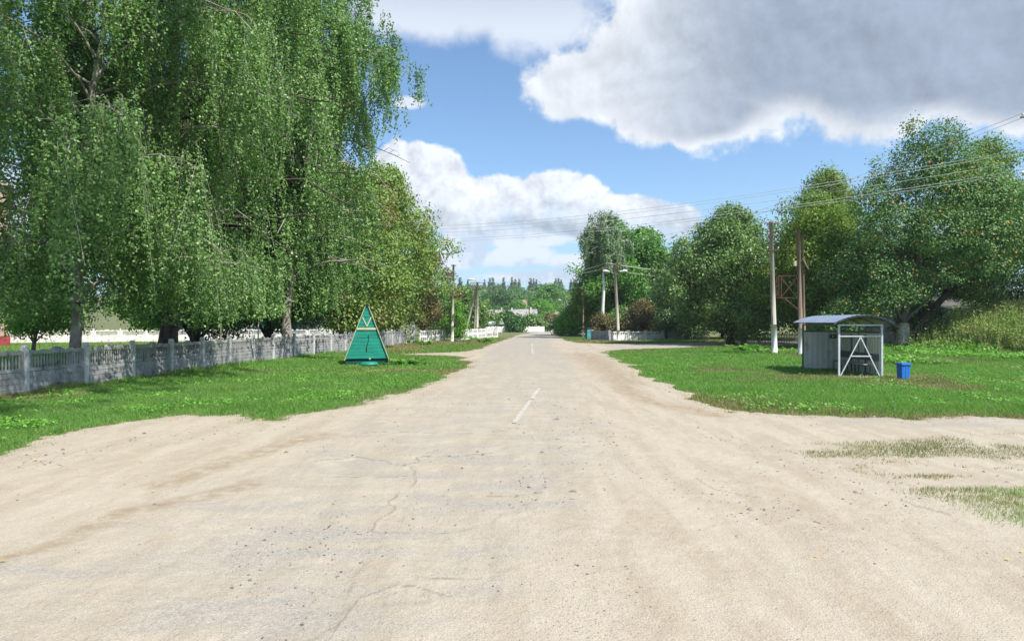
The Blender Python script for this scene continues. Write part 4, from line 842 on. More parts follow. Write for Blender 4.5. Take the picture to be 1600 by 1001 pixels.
def wall_fence(a, b, n, h, label, slots=True, wavy=False, name='garden_wall', mat='fence_white'):
    a = Vector((*a, 0)); b = Vector((*b, 0)); e = empty(name, tuple(a), 0, label, 'fence'); d = (b-a)/n; rz = math.atan2(d.y, d.x); L = d.length
    a.z = 0
    for k in range(n+1):
        m_ = MB(); m_.box((0, 0, h*0.5), (0.22, 0.22, h*1.06)); m_.box((0, 0, h*1.03+0.045), (0.27, 0.27, 0.05)); p = m_.build('post', M[mat], e); p.location = tuple(d*k); p.rotation_euler.z = rz
    for k in range(n):
        m_ = MB(); lo = h*(0.62 if slots else 0.86); m_.box((L/2, 0, lo/2), (L-0.22, 0.12, lo)); m_.box((L/2, 0, h*0.93), (L-0.22, 0.14, h*0.13))
        if slots:
            nn_ = int(L/0.22)
            for q in range(nn_): m_.box((0.15+(L-0.3)*(q+0.5)/nn_, 0, h*0.74), (0.09, 0.07, h*0.25))
        if wavy: m_.prism([(0.12, h*0.995)]+arc_top(0.12, L-0.12, h*1.0, [(0, 0.33, 0.06), (0.33, 0.67, 0.14), (0.67, 1, 0.06)])+[(L-0.12, h*0.995)], -0.04, 0.04)
        p = m_.build('wall_panel', M[mat], e); p.location = tuple(d*k); p.rotation_euler.z = rz
    return e
wall_fence((9.75, 63.5), (15.4, 65.2), 3, 0.92, 'white concrete garden wall with slotted top behind the lamp pole')
e_ = wall_fence((8.4, 67), (9.65, 64.0), 1, 0.95, 'grey concrete side panel left of the white garden wall', slots=False, mat='fence_conc')
b_ = MB(); b_.box((0, 0, 0.55), (0.05, 0.9, 1.0)); b_.box((0.03, 0, 0.25), (0.03, 0.9, 0.08)); b_.box((0.03, 0, 0.85), (0.03, 0.9, 0.08)); o_ = b_.build('garden_gate', M['teal'])
o_.location = (8.3, 68.2, 0); o_.rotation_euler.z = R(-50); setp(o_, 'small teal gate at the left end of the garden wall', 'gate')
wall_fence((-4.6, 116), (1.5, 119.5), 3, 0.95, 'far white wavy topped fence left of the dark bush', False, True, 'far_wall')
wall_fence((2.2, 119), (6.0, 121.5), 2, 0.95, 'far white wavy topped fence behind the road bend', False, True, 'far_wall')
wall_fence((7.6, 124), (9.2, 124.5), 1, 1.35, 'taller white gate wall by the far road bend', False, False, 'far_wall')
def picket(a, b, h, label):
    a = Vector((*a, 0)); b = Vector((*b, 0)); e = empty('picket_fence', tuple(a), 0, label, 'fence'); d = b-a; L = d.length; rz = math.atan2(d.y, d.x)
    m_ = MB(); n = int(L/0.13)
    for k in range(n): hh = h*random.uniform(0.9, 1.05); m_.box(((k+0.5)*L/n, 0, hh/2), (0.085, 0.02, hh))
    p = m_.build('pickets', M['picket'], e); p.rotation_euler.z = rz
    m_ = MB(); m_.box((L/2, 0.035, h*0.25), (L, 0.04, 0.07)); m_.box((L/2, 0.035, h*0.8), (L, 0.04, 0.07)); p = m_.build('rails', M['picket'], e); p.rotation_euler.z = rz
picket((15.7, 64.6), (19.0, 62.0), 0.9, 'weathered picket fence right of the white garden wall')
picket((20.0, 58.5), (26.5, 56.0), 0.9, 'weathered picket fence under the chestnut behind the tall pole')

# ------------------------------------------------------------------ poles
def pole(X, Y, h, label, lean=(0, 0), white=0.9, r0=0.13, r1=0.085, mat='pole_conc', arms=(), name='utility_pole', lamps=(), z0=None, insul=True, foot=True):
    z0 = tz(X, Y)-0.03 if z0 is None else z0
    e = empty(name, (X, Y, z0), 0, label, 'pole')
    def at(z): return Vector((lean[0]*z/h, lean[1]*z/h, z))
    def rr(z): return r0+(r1-r0)*z/h
    MB().tube([at(white if foot else -0.1), at(h*0.5), at(h)], [rr(white), rr(h*.5), rr(h)], 10).build('shaft', M[mat], e)
    if foot: MB().tube([at(-0.1), at(white)], [rr(0)+0.006, rr(white)+0.006], 10).build('white_foot', M['pole_white'], e)
    for (z, w, ang) in arms:
        c0 = at(z); d = Vector((math.cos(ang), math.sin(ang), 0)); off = Vector((-d.y, d.x, 0))*-(rr(z)+0.03)
        b = MB(); b.beam(c0-d*w/2+off, c0+d*w/2+off, 0.06, 0.06); a = b.build('crossarm', M['rust'], e)
        if insul:
            for s in (-0.46, 0.46) if w < 1.3 else (-0.46, -0.2, 0.2, 0.46):
                q = c0+d*(w*s)+off; MB().tube([q+Vector((0, 0, 0.03)), q+Vector((0, 0, 0.07)), q+Vector((0, 0, 0.08)), q+Vector((0, 0, 0.15)), q+Vector((0, 0, 0.18))], [0.012, 0.012, 0.04, 0.045, 0.02], 8).build('insulator', M['porcelain'], a)
    for (z, ang, L) in lamps:
        c0 = at(z); d = Vector((math.cos(ang), math.sin(ang), 0)); tip = c0+d*L+Vector((0, 0, 0.35))
        br = MB(); br.tube([c0, c0+d*L*0.5+Vector((0, 0, 0.22)), tip], 0.025, 6); a = br.build('lamp_arm', M['steel'], e)
        hd = MB(); hd.tube([tip-d*0.05, tip+d*0.08, tip+d*0.35+Vector((0, 0, 0.05)), tip+d*0.62+Vector((0, 0, 0.06)), tip+d*0.68+Vector((0, 0, 0.06))], [0.04, 0.085, 0.12, 0.10, 0.03], 8); hd.build('lamp_head', M['lamp_white'], a)
    return e
def wire(a, b, sag, label, r=0.009, group='overhead power wires'):
    a = Vector(a); b = Vector(b); n = 18; m_ = MB(); pts = [a.lerp(b, k/n)-Vector((0, 0, 4*sag*(k/n)*(1-k/n))) - a for k in range(n+1)]
    m_.tube(pts, r, 4); o = m_.build('overhead_wire', M['wire']); o.location = a; setp(o, label, 'wire', group)
pR = pole(14.9, 36.3, 7.55, 'tall plain concrete pole with white foot left of the bus shelter', (-0.22, 0), 1.75, 0.15, 0.10, arms=((7.45, 0.9, 0.1), (6.75, 0.5, 0.1), (5.95, 0.7, 0.1)))
pL = pole(10.5, 63, 7.7, 'leaning concrete lamp pole with two lamp heads before the garden wall', (-0.4, 0), 1.1, 0.17, 0.11, arms=((7.5, 1.9, 0.08), (7.2, 0.7, 0.08)), lamps=((6.5, math.pi, 0.55), (6.5, -0.15, 0.5)), name='lamp_pole')
pole(8.9, 80, 6.2, 'thin dark post with white foot at the far right road edge', (0.02, 0), 0.9, 0.10, 0.08, mat='pole_wood', arms=((6.0, 0.5, 0.3),))
pole(-5.65, 60.5, 7.3, 'single concrete pole behind the white fence near the sapling', (0.12, 0), 1.5, 0.14, 0.10, arms=((7.2, 0.5, 0.2), (6.4, 0.55, 0.2)))
pT = pole(-3.84, 71, 6.3, 'concrete lamp pole with leaning brace at the white fence end', (0, 0), 1.3, 0.15, 0.11, arms=((6.2, 1.5, 0.1), (5.6, 0.8, 0.1)), lamps=((6.2, math.pi+0.1, 0.3),), name='lamp_pole')
MB().tube([(-1.5, 0.2, -0.1), (-0.12, 0.02, 5.7)], [0.12, 0.085], 8).build('brace', M['pole_conc'], pT)
MB().tube([(-0.38, 0.6, -0.1), (-0.2, 0.35, 5.6)], [0.09, 0.07], 8).build('second_post', M['pole_conc'], pT)
pF = pole(12.2, 150, 8.1, 'far lamp pole with brace beyond the road bend', (0, 0), 1.0, 0.16, 0.12, arms=((7.9, 0.9, 0.1),), lamps=((6.6, math.pi, 0.7),), name='lamp_pole', foot=False)
MB().tube([(2.2, 0.2, 2.2), (0.12, 0.02, 7.6)], [0.13, 0.09], 8).build('brace', M['pole_conc'], pF)
pole(3.8, 142, 5.0, 'slender far post in front of the pink grey roof', (0, 0), 1.0, 0.11, 0.09, foot=False, arms=())
# pair of poles standing just outside the right edge, their crossarms reach into view
pA = pole(23.4, 28.2, 11.6, 'pole just beyond the right edge with two crossarms and a lamp', (0, 0), 1.2, 0.16, 0.11, arms=((10.85, 2.2, 0.0), (9.35, 1.7, 0.0)), lamps=((8.05, math.pi, 0.25),), name='lamp_pole')
LP = Vector((-15, 62, 0))
for k, (z1, z2, yo) in enumerate(((9.45, 11.1, 0.0), (9.35, 10.8, 0.3), (8.95, 10.5, 0.0), (8.6, 9.9, 0.2), (8.5, 9.6, -0.2))):
    wire((22.6+0.1*k, 28.1, z1), (-14-0.2*k, 62+yo, z2), 1.0, 'pale power wire crossing high over the road, ' + ('topmost', 'second from top', 'middle', 'second from bottom', 'lowest')[k] + ' of five', 0.011)
for k, (x1, z1) in enumerate(((22.4, 11.0), (22.9, 11.0))):
    wire((x1, 28.1, z1), (15+0.3*k, 85, 12.6-0.5*k), 1.0, 'thin wire leaving the upper right crossarm, ' + ('left', 'right')[k] + ' of two', 0.010)
for k, (z1, z2, dx) in enumerate(((7.62, 7.6, -0.8), (7.55, 7.45, -0.3), (6.9, 6.75, 0.3))):
    wire((10.15+dx*0.9, 62.8, z1), (26, 70, z2), 0.5, 'wire running right from the leaning lamp pole, ' + ('upper', 'middle', 'lower')[k] + ' of three', 0.014)
for k, (dx, z1, z2) in enumerate(((-0.8, 7.65, 6.35), (0.75, 7.65, 6.35))):
    wire((10.15+dx, 62.8, z1), (-3.84+dx*0.8, 70.9, z2), 0.7, 'thin wire between the lamp poles over the road, ' + ('front', 'rear')[k] + ' of two', 0.010)
wire((-3.8, 70.9, 6.4), (-5.6, 60.4, 7.35), 0.3, 'short wire between the two left poles', 0.010)

# wooden double pole with rusty cage behind the shelter
e = empty('cage_post', (15.7, 34.8, -0.03), 0, 'brown wooden double post with a rusty square cage and wooden box', 'pole')
MB().tube([(0, 0, 1.55), (-0.08, 0, 4), (-0.14, 0, 6.95)], [0.115, 0.105, 0.095], 8).build('main_post', M['pole_wood'], e)
MB().tube([(0, 0, -0.1), (0, 0, 1.55)], [0.14, 0.13], 8).build('white_foot', M['pole_white'], e)
MB().tube([(0.26, 0.05, -0.1), (0.18, 0.05, 3), (0.10, 0.04, 6.8)], [0.07, 0.065, 0.06], 8).build('side_post', M['pole_wood'], e)
b = MB()
xa, xb, za, zb = -1.2, -0.12, 3.2, 4.4
for (p, q) in (((xa, 0, za), (xb, 0, za)), ((xa, 0, zb), (xb, 0, zb)), ((xa, 0, za), (xa, 0, zb)), ((xb, 0, za), (xb, 0, zb)), ((xa, 0.25, za), (xa, 0.25, zb)), ((xa, 0.25, zb), (xb, 0.25, zb)), ((xa, 0.25, za), (xb, 0.25, za)), ((xa, 0, za), (xa, 0.25, za)), ((xa, 0, zb), (xa, 0.25, zb)), ((xa+0.15, 0, za+0.05), (xb-0.05, 0, zb-0.05)), ((xb-0.1, 0.02, za+0.05), (xa+0.1, 0.02, zb-0.05)), ((xa+0.14, 0, za), (xa+0.14, 0, zb))):
    b.beam(p, q, 0.032)
b.build('cage', M['rust'], e)
MB().beam((-0.85, 0, 3.15), (0.0, 0, 2.45), 0.06).build('brace', M['rust'], e)
MB().box((-0.34, -0.05, 5.05), (0.16, 0.16, 0.28)).build('wooden_box', M['cream'], e, 0.01)
MB().beam((0.06, -0.1, 5.3), (0.34, -0.1, 4.75), 0.16, 0.06).build('plank', M['pole_wood'], e)

# thin yellow pipes in front of the grey fence
for (x, y, yt, lb) in ((344.5, 571.5, 502, 'thin yellow painted pipe standing before the fence, nearer of two'), (403, 564, 500, 'thin yellow painted pipe standing before the fence, farther of two')):
    X, Y = gp(x, y); h = hz(yt, Y); e = empty('marker_pipe', (X, Y, -0.03), 0, lb, 'pipe')
    MB().tube([(0, 0, 0.34), (0.02, 0, h-0.05), (0.03, 0, h)], [0.028, 0.028, 0.012], 8).build('pipe', M['yellow_pipe'], e); MB().tube([(0, 0, -0.05), (0, 0, 0.34)], 0.033, 8).build('dark_foot', M['black'], e)

# ------------------------------------------------------------------ well house (green A-frame)
def well_house():
    X, Y = gp(572, 572); e = empty('well_house', (X, Y+0.15, -0.03), R(12), 'green wooden A-shaped well house with cream trim on the left lawn', 'well house')
    zb, zt, wb, wt, dep = 0.34, 2.52, 0.90, 0.06, 1.35
    def wx(z): return wt+(wb-wt)*(zt-z)/(zt-zb)
    b = MB(); n = 15
    for k in range(n):       # horizontal boards with small gaps
        z0_, z1_ = zb+(zt-zb)*k/n+0.004, zb+(zt-zb)*(k+1)/n-0.004; dy = random.uniform(-0.004, 0.004)
        b.prism([(-wx(z0_), z0_), (wx(z0_), z0_), (wx(z1_), z1_), (-wx(z1_), z1_)], -0.02+dy, 0.02+dy)
    b.build('front_boards', M['green_paint'], e)
    b = MB(); b.prism([(-wb, zb), (wb, zb), (wt, zt), (-wt, zt)], dep-0.02, dep+0.02); b.build('back_boards', M['green_paint'], e)
    for s in (-1, 1):
        b = MB(); d = Vector((-s*(wb-wt), 0, zt-zb)); dn = d.normalized(); nrm = Vector((s*dn.z, 0, -s*dn.x)) if False else Vector((s*abs(dn.z), 0, abs(dn.x)))
        for k in range(11):
            f0, f1 = k/11, (k+1)/11-0.006; p0 = Vector((s*wb, 0, zb))+d*f0; p1 = Vector((s*wb, 0, zb))+d*f1
            pts = [p0, p1, p1+nrm*0.03, p0+nrm*0.03]; i = len(b.v)
            b.prism([(p.x, p.z) for p in pts], -0.06, dep+0.06)
        b.build('side_slope', M['green_paint'], e)
        b = MB(); p0 = Vector((s*(wb+0.005), 0, zb-0.06)); p1 = Vector((s*(wt+0.0), 0, zt+0.02)); o_ = nrm*0.022
        b.prism([(p0.x, p0.z), (p1.x, p1.z), ((p1+o_).x, (p1+o_).z), ((p0+o_).x, (p0+o_).z)], -0.085, -0.062); b.build('cream_trim', M['cream'], e)
    MB().box((0, dep/2-0.01, zt+0.055), (0.20, dep+0.16, 0.03)).build('ridge_cap', M['dark_green'], e)
    z = 1.60; MB().box((0, -0.035, z), (2*wx(z)-0.02, 0.022, 0.085)).build('cream_bar', M['cream'], e)
    b = MB(); b.beam((-wx(2.12)+0.03, -0.034, 2.10), (0, -0.034, 1.70), 0.02, 0.04); b.beam((wx(2.12)-0.03, -0.036, 2.10), (0, -0.036, 1.70), 0.02, 0.04); b.build('v_slats', M['cream'], e)
    b = MB(); pts = []
    for k in range(15):
        s = k/14; pts.append((0.03+0.045*math.sin(s*5.2+0.6), -0.032, 1.30-0.68*s))
    b.tube(pts, [0.012, 0.012, 0.012, 0.012, 0.013, 0.014, 0.015, 0.017, 0.018, 0.019, 0.020, 0.021, 0.022, 0.020, 0.014], 6); b.tube([(0.03, -0.03, 1.28), (0.09, -0.03, 1.33)], 0.008, 5); b.build('door_handle', M['black'], e)
    MB().box((0, dep/2, 0.13), (2*wb-0.04, dep-0.1, 0.30)).build('base', M['dark_green'], e)
    b = MB(); b.tube([(0.1, -0.35, 0.13), (0.1, -0.35, 0.19), (0.1, -0.35, 0.22), (0.1, -0.35, 0.235)], [0.36, 0.36, 0.26, 0.06], 20); b.build('cover', M['green_paint'], e)
    b = MB(); b.tube([(0.0, -0.42, -0.05), (0.0, -0.42, 0.13)], [0.11, 0.10], 12); b.build('concrete_stub', M['pale_conc'], e)
    MB().tube([(0.12, -0.03, 0.34), (0.12, -0.09, 0.34)], 0.035, 8).build('bolt', M['cream'], e)
well_house()
# burdock by the well house
def burdock(X, Y, n, s, label, seed):
    rg = np.random.default_rng(seed); e = empty('burdock_plant', (X, Y, -0.03), 0, label, 'plant'); b = MB(); st = MB()
    for k in range(n):
        a = rg.uniform(0, 6.28); r = rg.uniform(0.1, 1)*s; z = rg.uniform(0.15, 0.5)*s*0.8; c_ = Vector((math.cos(a)*r*1.3, math.sin(a)*r*0.6, z)); d = Vector((math.cos(a), math.sin(a), rg.uniform(-0.5, 0.3))).normalized(); sd = Vector((-d.y, d.x, rg.uniform(-.3, .3))).normalized()
        L = rg.uniform(0.25, 0.42)*s; W = L*0.36; i = len(b.v)
        out = [c_-d*L*.4, c_-d*L*.3+sd*W, c_+d*L*.2+sd*W*.9, c_+d*L*.6, c_+d*L*.2-sd*W*.9, c_-d*L*.3-sd*W]; mid = c_-Vector((0, 0, 0.03*s))
        b.v += [tuple(p) for p in out]+[tuple(mid)]
        for q in range(6): b.f.append((i+q, i+(q+1) % 6, i+6)); b.smooth.append(False)
        st.tube([(0, 0, 0), tuple(c_*0.5+Vector((0, 0, 0.1*s))), tuple(c_)], 0.012*s, 4)
    b.build('leaves', M['broad'], e); st.build('stems', M['broad'], e)
x_, y_ = gp(632, 572); burdock(x_, y_+0.4, 46, 0.85, 'broad leaved burdock plant right of the well house', 3)
x_, y_ = gp(755, 535); burdock(x_, y_, 30, 1.3, 'broad leaved weed patch at the foot of the lamp pole', 4)
x_, y_ = gp(668, 539); burdock(x_, y_, 30, 1.1, 'dark weed clump under the short white fence', 5)
x_, y_ = gp(1165, 551); burdock(x_, y_, 34, 1.3, 'broad leaved weeds left of the tall plain pole', 6)
# red flowers at the white fence end
for (x, y, lb, sd) in ((755, 527, 'dark red flowering plant between lamp pole and white fence end', 1), (765, 527, 'dark red flowering plant at the very end of the white fence', 2)):
    X, Y = gp(x, y); rg = np.random.default_rng(sd); e = empty('flower_plant', (X, Y, 0), 0, lb, 'plant'); P = rg.normal(size=(420, 3))*np.array([0.2, 0.2, 0.22])+np.array([0, 0, 0.45]); V, Q = leaves(P, 0.09, 0, 0.8, rg)
    arr_mesh('flowers', V, Q, M['red_flower'], e); b = MB()
    for k in range(8): a = rg.uniform(0, 6.28); b.tube([(0, 0, -0.03), (math.cos(a)*0.1, math.sin(a)*0.1, 0.3), (math.cos(a)*0.2, math.sin(a)*0.2, 0.5)], 0.008, 4)
    b.build('stems', M['broad'], e)
# grey marker post at fence corner
b = MB(); b.box((0, 0, 0.88), (0.42, 0.2, 1.8)); o_ = b.build('gate_pillar', M['fence_post'], None, 0.02); o_.location = (-8.75, 56.2, 0); setp(o_, 'tall pale pillar where the grey fence ends', 'pillar')

# ------------------------------------------------------------------ bus shelter
def shelter():
    A = Vector((10.88, 21.3, 0)); rz = R(-5.5)
    e = empty('bus_shelter', tuple(A), rz, 'small open bus shelter with arched blue grey roof and corrugated walls', 'bus shelter')
    W, L = 1.36, 3.35; H = 1.78; wt = 1.47
    # frame
    for nm, (x, y) in (('front', (0, 0)), ('front', (W, 0)), ('rear', (0, L)), ('rear', (W, L)), ('mid', (W, L/2))):
        m_ = MB(); m_.box((x, y, H/2), (0.058, 0.058, H)); m_.build('corner_post', M['frame_white'] if y == 0 else M['frame_dark'], e, 0.005)
    m_ = MB(); m_.box((W/2, 0, H-0.03), (W-0.06, 0.045, 0.05)); m_.build('top_rail', M['frame_white'], e)
    m_ = MB(); m_.box((W/2, 0, 1.38), (W-0.06, 0.04, 0.04)); m_.build('cross_rail', M['frame_white'], e)
    m_ = MB(); m_.box((W/2, 0, 0.03), (W-0.076, 0.045, 0.045)); m_.build('foot_rail', M['frame_white'], e)
    apex = (W*0.5, 0, 1.35)
    m_ = MB(); m_.beam((0.05, 0, 0.06), apex, 0.032, 0.032); m_.beam((W-0.07, 0.002, 0.06), (W*0.5+0.01, 0.002, 1.35), 0.032, 0.032); m_.build('a_brace', M['frame_white'], e)
    m_ = MB(); m_.box((W*0.5+0.01, -0.004, 0.72), (0.66, 0.03, 0.035)); m_.build('brace_bar', M['frame_white'], e)
    for (x, a, bb) in ((0, 0.04, L-0.04), (W, 0.04, L-0.04)):
        m_ = MB(); m_.box((x, (a+bb)/2, H-0.03), (0.055, bb-a, 0.055)); m_.build('side_rail', M['frame_dark'], e)
    m_ = MB(); m_.box((W/2, L, H-0.03), (W-0.076, 0.05, 0.05)); m_.build('rear_rail', M['frame_dark'], e)
    m_ = MB(); m_.box((W/2, L-0.03, wt+0.03), (W-0.08, 0.05, 0.06)); m_.box((W-0.03, L/2, wt+0.03), (0.05, L-0.12, 0.06)); m_.build('wall_cap', M['frame_dark'], e)
    # corrugated walls: trapezoid ribs
    def corr(x0, y0, x1, y1, z0_, z1_, name):
        d = Vector((x1-x0, y1-y0, 0)); Ln = d.length; d.normalize(); nr = Vector((-d.y, d.x, 0)); prof = []; s = 0; up = False
        while s < Ln:
            prof += [(s, 0.012 if up else -0.012), (min(Ln, s+0.085), 0.012 if up else -0.012)]; s += 0.10; up = not up
        m_ = MB(); th = 0.004
        for (s0, o0), (s1, o1) in zip(prof[:-1], prof[1:]):
            a = Vector((x0, y0, 0))+d*s0+nr*o0; b2 = Vector((x0, y0, 0))+d*s1+nr*o1
            m_.quad((a.x, a.y, z0_), (b2.x, b2.y, z0_), (b2.x, b2.y, z1_), (a.x, a.y, z1_))
        o = m_.build(name, M['wall_sheet'], e); sm = o.modifiers.new('thick', 'SOLIDIFY'); sm.thickness = 0.004; return o
    corr(0.04, L-0.01, W-0.04, L-0.01, 0.06, wt, 'rear_wall'); corr(W-0.005, 0.06, W-0.005, L-0.06, 0.06, wt, 'back_wall')
    m_ = MB(); m_.box((W-0.05, L*0.33, wt/2), (0.03, 0.04, wt-0.1)); m_.box((W-0.05, L*0.66, wt/2), (0.03, 0.04, wt-0.1)); m_.box((W-0.055, L/2, 0.66), (0.02, L-0.3, 0.24)); m_.build('back_rest', M['frame_dark'], e)
    # bench along the back wall
    for (dx, nm) in ((0.0, 'seat_board'), (0.15, 'seat_board')):
        m_ = MB(); m_.box((W-0.42+dx, L*0.46, 0.43), (0.13, L*0.80, 0.035)); m_.build(nm, M['bench_wood'], e, 0.004)
    for yy in (0.35, 1.5, 2.7):
        m_ = MB(); m_.box((W-0.48, yy, 0.2), (0.035, 0.035, 0.42)); m_.box((W-0.22, yy, 0.2), (0.035, 0.035, 0.42)); m_.box((W-0.35, yy, 0.395), (0.30, 0.034, 0.03)); m_.build('bench_leg', M['frame_dark'], e)
    # notice on the rear wall
    m_ = MB(); m_.box((W*0.80, L-0.045, 1.30), (0.24, 0.012, 0.14)); n_ = m_.build('notice_plate', M['black'], e)
    m_ = MB(); m_.tube([(W*0.80-0.01, L-0.053, 1.30), (W*0.80-0.01, L-0.0575, 1.30)], 0.042, 10); m_.box((W*0.80+0.055, L-0.055, 1.305), (0.06, 0.004, 0.02)); m_.build('notice_mark', M['cream'], n_)
    # arched roof: ribbed sheet over arched ribs, axis along the shelter's length
    ov, rise, y0, y1 = 0.26, 0.26, -0.30, L+0.35; n = 40
    def zr(x): s = (x+ov)/(W+2*ov); return H+0.03+rise*math.sin(math.pi*s)**0.9*1.0
    xs = [-ov+(W+2*ov)*k/n for k in range(n+1)]
    m_ = MB()
    for k in range(n):
        xa, xb = xs[k], xs[k+1]; da = 0.010 if k % 3 == 0 else 0; db = 0.010 if (k+1) % 3 == 0 else 0
        m_.quad((xa, y0, zr(xa)+0.012+da), (xb, y0, zr(xb)+0.012+db), (xb, y1, zr(xb)+0.012+db), (xa, y1, zr(xa)+0.012+da))
    rf = m_.build('roof', M['roof_sheet'], e); sm = rf.modifiers.new('thick', 'SOLIDIFY'); sm.thickness = 0.006; sm.offset = 1
    m_ = MB()
    for k in range(n): m_.quad((xs[k], y0+0.01, zr(xs[k])-0.004), (xs[k], y1-0.01, zr(xs[k])-0.004), (xs[k+1], y1-0.01, zr(xs[k+1])-0.004), (xs[k+1], y0+0.01, zr(xs[k+1])-0.004))
    m_.build('roof_lining', M['roof_under'], rf)
    for yy in (y0+0.03, 0.0, L/3, 2*L/3, L):
        m_ = MB(); m_.tube([(x, yy, zr(x)-0.025) for x in xs[::2]], 0.016, 6); m_.build('roof_rib', M['frame_dark'], rf)
shelter()

# bin
def bin_():
    X, Y = gp(1416, 595.5); e = empty('litter_bin', (X, Y+0.15, -0.01), R(8), 'small blue litter bin standing on the grass right of the shelter', 'bin')
    z0_, z1_ = 0.04, 0.50; wb, wt = 0.13, 0.155
    b = MB(); b.v = [(-wb, -wb*.8, z0_), (wb, -wb*.8, z0_), (wb, wb*.8, z0_), (-wb, wb*.8, z0_), (-wt, -wt*.8, z1_), (wt, -wt*.8, z1_), (wt, wt*.8, z1_), (-wt, wt*.8, z1_)]
    b.f = [(0, 3, 2, 1), (4, 5, 6, 7), (0, 1, 5, 4), (1, 2, 6, 5), (2, 3, 7, 6), (3, 0, 4, 7)]; b.smooth = [False]*6; b.build('body', M['blue'], e, 0.015)
    b = MB(); b.box((0, 0, 0.535), (0.36, 0.30, 0.055)); b.box((0, 0, 0.57), (0.30, 0.25, 0.02)); b.build('lid', M['blue'], e, 0.012)
    b = MB(); b.beam((0.0, -0.108, 0.07), (0.0, -0.128, 0.49), 0.014, 0.012); b.build('rib', M['bluepaint'], e)
    b = MB()
    for s in (-1, 1): b.box((s*0.09, 0, 0.02), (0.05, 0.2, 0.05))
    b.build('foot', M['blue'], e)
bin_()

# triangular road sign seen from behind
X, Y = gp(784, 520.5); e = empty('road_sign', (X, Y, 0), 0, 'triangular warning sign seen from behind at the far left verge', 'road sign'); zt = hz(499, Y); zb = hz(506.5, Y)
MB().tube([(0, 0, -0.05), (0, 0, zt-0.1)], 0.035, 8).build('post', M['steel'], e)
MB().prism([(-0.45, zb), (0.45, zb), (0.0, zt)], -0.05, -0.038).build('plate', M['sign_back'], e)
# white rounded tank behind the far fence
b = MB(); zc_ = hz(505.5, 122)
b.tube([(-0.85, 0, zc_), (-0.75, 0, zc_), (-0.5, 0, zc_), (0.4, 0, zc_+0.05), (0.7, 0, zc_+0.02), (0.82, 0, zc_)], [0.05, 0.22, 0.36, 0.36, 0.22, 0.06], 14)
e = empty('white_tank', (-3.9, 122, 0), 0, 'small white rounded tank showing over the far fence', 'tank'); b.build('vessel', M['lamp_white'], e)
b = MB(); b.box((-0.4, 0, (zc_-0.3)/2), (0.1, 0.5, zc_-0.3)); b.box((0.4, 0, (zc_-0.3)/2), (0.1, 0.5, zc_-0.3)); b.build('stand', M['steel'], e)

# ------------------------------------------------------------------ buildings
def window(parent, c, w, h, wall_n, frame='wallwhite', bars=1):
    """window on a wall plane; wall_n 'y-' faces camera, 'x+' faces right"""
    f = MB(); g = MB(); t_ = 0.07
    def put(mb_, dx, dz, sx, sz, dep, out):
        if wall_n == 'y-': mb_.box((c[0]+dx, c[1]-out, c[2]+dz), (sx, dep, sz))
        else: mb_.box((c[0]+out, c[1]+dx, c[2]+dz), (dep, sx, sz))
    for dz in (-h/2, h/2): put(f, 0, dz, w+t_, t_, 0.08, 0.03)
    for dx in (-w/2, w/2): put(f, dx, 0, t_, h-t_, 0.08, 0.03)
    for k in range(bars): put(f, -w/2+w*(k+1)/(bars+1), 0, 0.05, h-t_, 0.06, 0.03)
    fo = f.build('window', M[frame], parent); put(g, 0, 0, w-t_, h-t_, 0.02, 0.01); g.build('pane', M['glass'], fo)
def house(name, X, Y, w, d, hw, hr, wall, roof, label, rz=0, wins=(), z0=None, chim=(), ridge='x', cat='house', ov=0.35):
    z0 = tz(X, Y) if z0 is None else z0
    e = empty(name, (X, Y, z0), rz, label, cat)
    b = MB(); b.box((0, d/2, hw/2-0.3), (w, d, hw+0.6)); b.build('wall', M[wall], e)
    if ridge == 'x':
        b = MB(); b.prism([(0, 0), (0, 0.01), (0, 0.02)], 0, 0) if False else None
        Mx = Matrix(((0, 1, 0), (1, 0, 0), (0, 0, 1)))
        b.prism([(-ov, hw-0.1), (d/2, hw+hr), (d+ov, hw-0.1), (d+ov, hw+0.05), (d/2, hw+hr+0.16), (-ov, hw+0.05)], -w/2-ov, w/2+ov, M=Mx)
        g = MB(); g.prism([(0.01, hw), (d-0.01, hw), (d/2, hw+hr-0.02)], -w/2+0.01, w/2-0.01, M=Mx); g.build('gable', M[wall], e)
    else:
        b = MB(); b.prism([(-w/2-ov, hw-0.1), (0, hw+hr), (w/2+ov, hw-0.1), (w/2+ov, hw+0.05), (0, hw+hr+0.16), (-w/2-ov, hw+0.05)], -ov, d+ov)
        g = MB(); g.prism([(-w/2+0.01, hw), (w/2-0.01, hw), (0, hw+hr-0.02)], 0.01, d-0.01); g.build('gable', M[wall], e)
    rf = b.build('roof', M[roof], e)
    for (cx_, cy_) in chim:
        c_ = MB(); c_.box((cx_, cy_, hw+hr+0.2), (0.5, 0.5, 0.9)); c_.box((cx_, cy_, hw+hr+0.68), (0.6, 0.6, 0.08)); c_.build('chimney', M['wallwhite'], rf)
    for (cx_, cz_, ww, hh_) in wins: window(e, (cx_, 0, cz_), ww, hh_, 'y-')
    return e
house('house', -2.2, 172, 9.0, 8, 2.2, 1.9, 'wallwhite', 'slate', 'low far house with pale grey roof, left of the pair', wins=((-2.5, 1.4, 1, 1), (1.5, 1.4, 1, 1)), chim=((-0.6, 4), (2.2, 4)), z0=hz(497, 172)-2.2+0.3)
house('house', 4.3, 175, 4.8, 8, 2.4, 1.9, 'wallwhite', 'slate', 'low far house with pinkish grey roof, right of the pair', wins=((-1, 1.4, 1, 1),), chim=((1.0, 4),), z0=hz(497, 175)-2.2+0.3)
house('house', 16.5, 205, 7.5, 7, 2.4, 1.3, 'wallwhite', 'slate', 'far low roof just left of the far lamp pole', wins=((0, 1.4, 1, 1),), z0=hz(494, 205)-2.4)
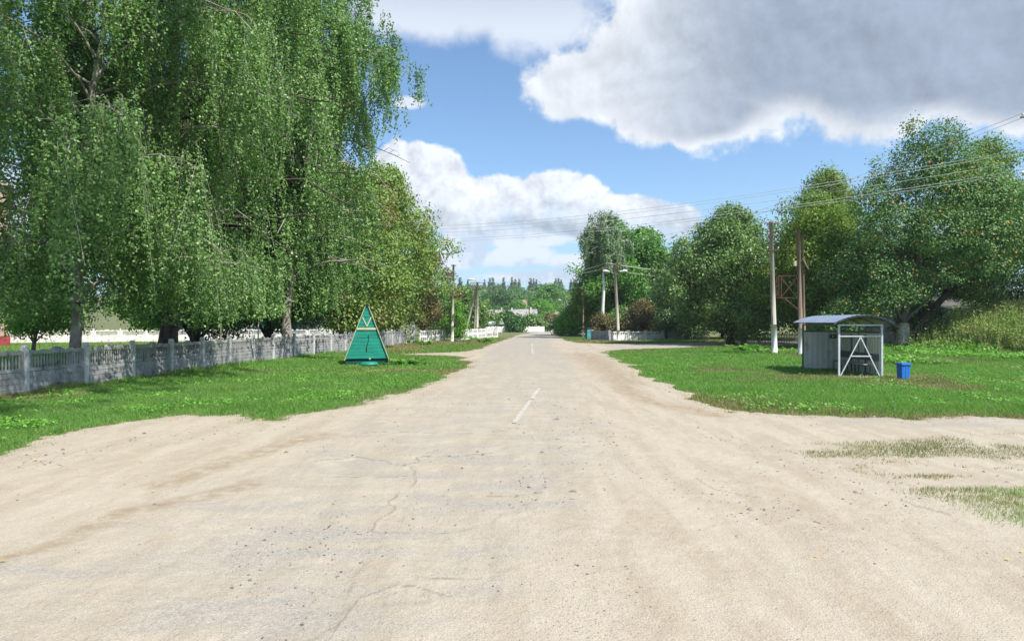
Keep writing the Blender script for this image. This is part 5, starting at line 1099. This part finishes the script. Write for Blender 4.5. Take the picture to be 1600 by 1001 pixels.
house('house', 1.8, 255, 8.0, 8, 2.6, 3.0, 'wallgrey', 'brown_roof', 'far house with brown roof up the slope', wins=((-1.5, 1.4, 1.1, 1.1),), z0=hz(480, 255)-2.6)
# brick block at the left edge
e = empty('brick_building', (-39.4, 50, 0), R(38), 'tall pale brick building with dark red plinth at the left edge', 'building')
MB().box((-8, 6, 6.6), (16, 12, 11.7)).build('wall', M['brick'], e); MB().box((-7.95, 5.95, 0.35), (16.2, 12.2, 0.85)).build('plinth', M['redpaint'], e)
rb = MB().box((-8, 6, 12.6), (16.8, 12.8, 0.3)); rb.build('roof', M['slate'], e)
for zz in (2.6, 5.8, 9.0):
    for xx in (-1.6, -4.6, -7.6): window(e, (xx, 0, zz+0.2), 1.5, 1.7, 'y-', bars=1)
    for yy in (3, 7): window(e, (0, yy, zz+0.2), 1.5, 1.7, 'x+', bars=1)
MB().tube([(0.12, 0.3, 0.4), (0.12, 0.3, 12.2)], 0.06, 8).build('drainpipe', M['steel'], e)
hB = house('village_hall', -31.5, 76, 16, 8, 3.0, 1.2, 'wallwhite', 'slate', 'low white building with blue doors behind the shaded maples', wins=((-6, 1.7, 1.2, 1.2), (-3.5, 1.7, 1.2, 1.2)), cat='building')
for xx in (1.5, 5.5):
    b = MB(); b.box((xx, -0.03, 1.1), (1.0, 0.06, 2.2)); d_ = b.build('door', M['bluepaint'], hB); MB().box((xx+0.35, -0.08, 1.05), (0.05, 0.06, 0.16)).build('handle', M['steel'], d_)
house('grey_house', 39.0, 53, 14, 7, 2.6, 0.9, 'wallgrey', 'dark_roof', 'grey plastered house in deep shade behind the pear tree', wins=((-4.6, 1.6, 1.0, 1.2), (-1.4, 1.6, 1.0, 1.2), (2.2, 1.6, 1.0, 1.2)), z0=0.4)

# ------------------------------------------------------------------ air
def haze():
    m, t, o = new_mat('haze_air'); v = t.add('ShaderNodeVolumePrincipled'); v.inputs['Color'].default_value = (0.80, 0.88, 1.0, 1); v.inputs['Density'].default_value = 0.00030; v.inputs['Anisotropy'].default_value = 0.2
    t.l.new(v.outputs[0], o.inputs['Volume'])
    b = MB(); b.box((0, 2800, 45), (13000, 7200, 95)); h_ = b.build('haze', m); setp(h_, kind='stuff')
HAZE = True
if HAZE: haze()
print('tris', sum(len(o.data.polygons) for o in scene.objects if o.type == 'MESH'))
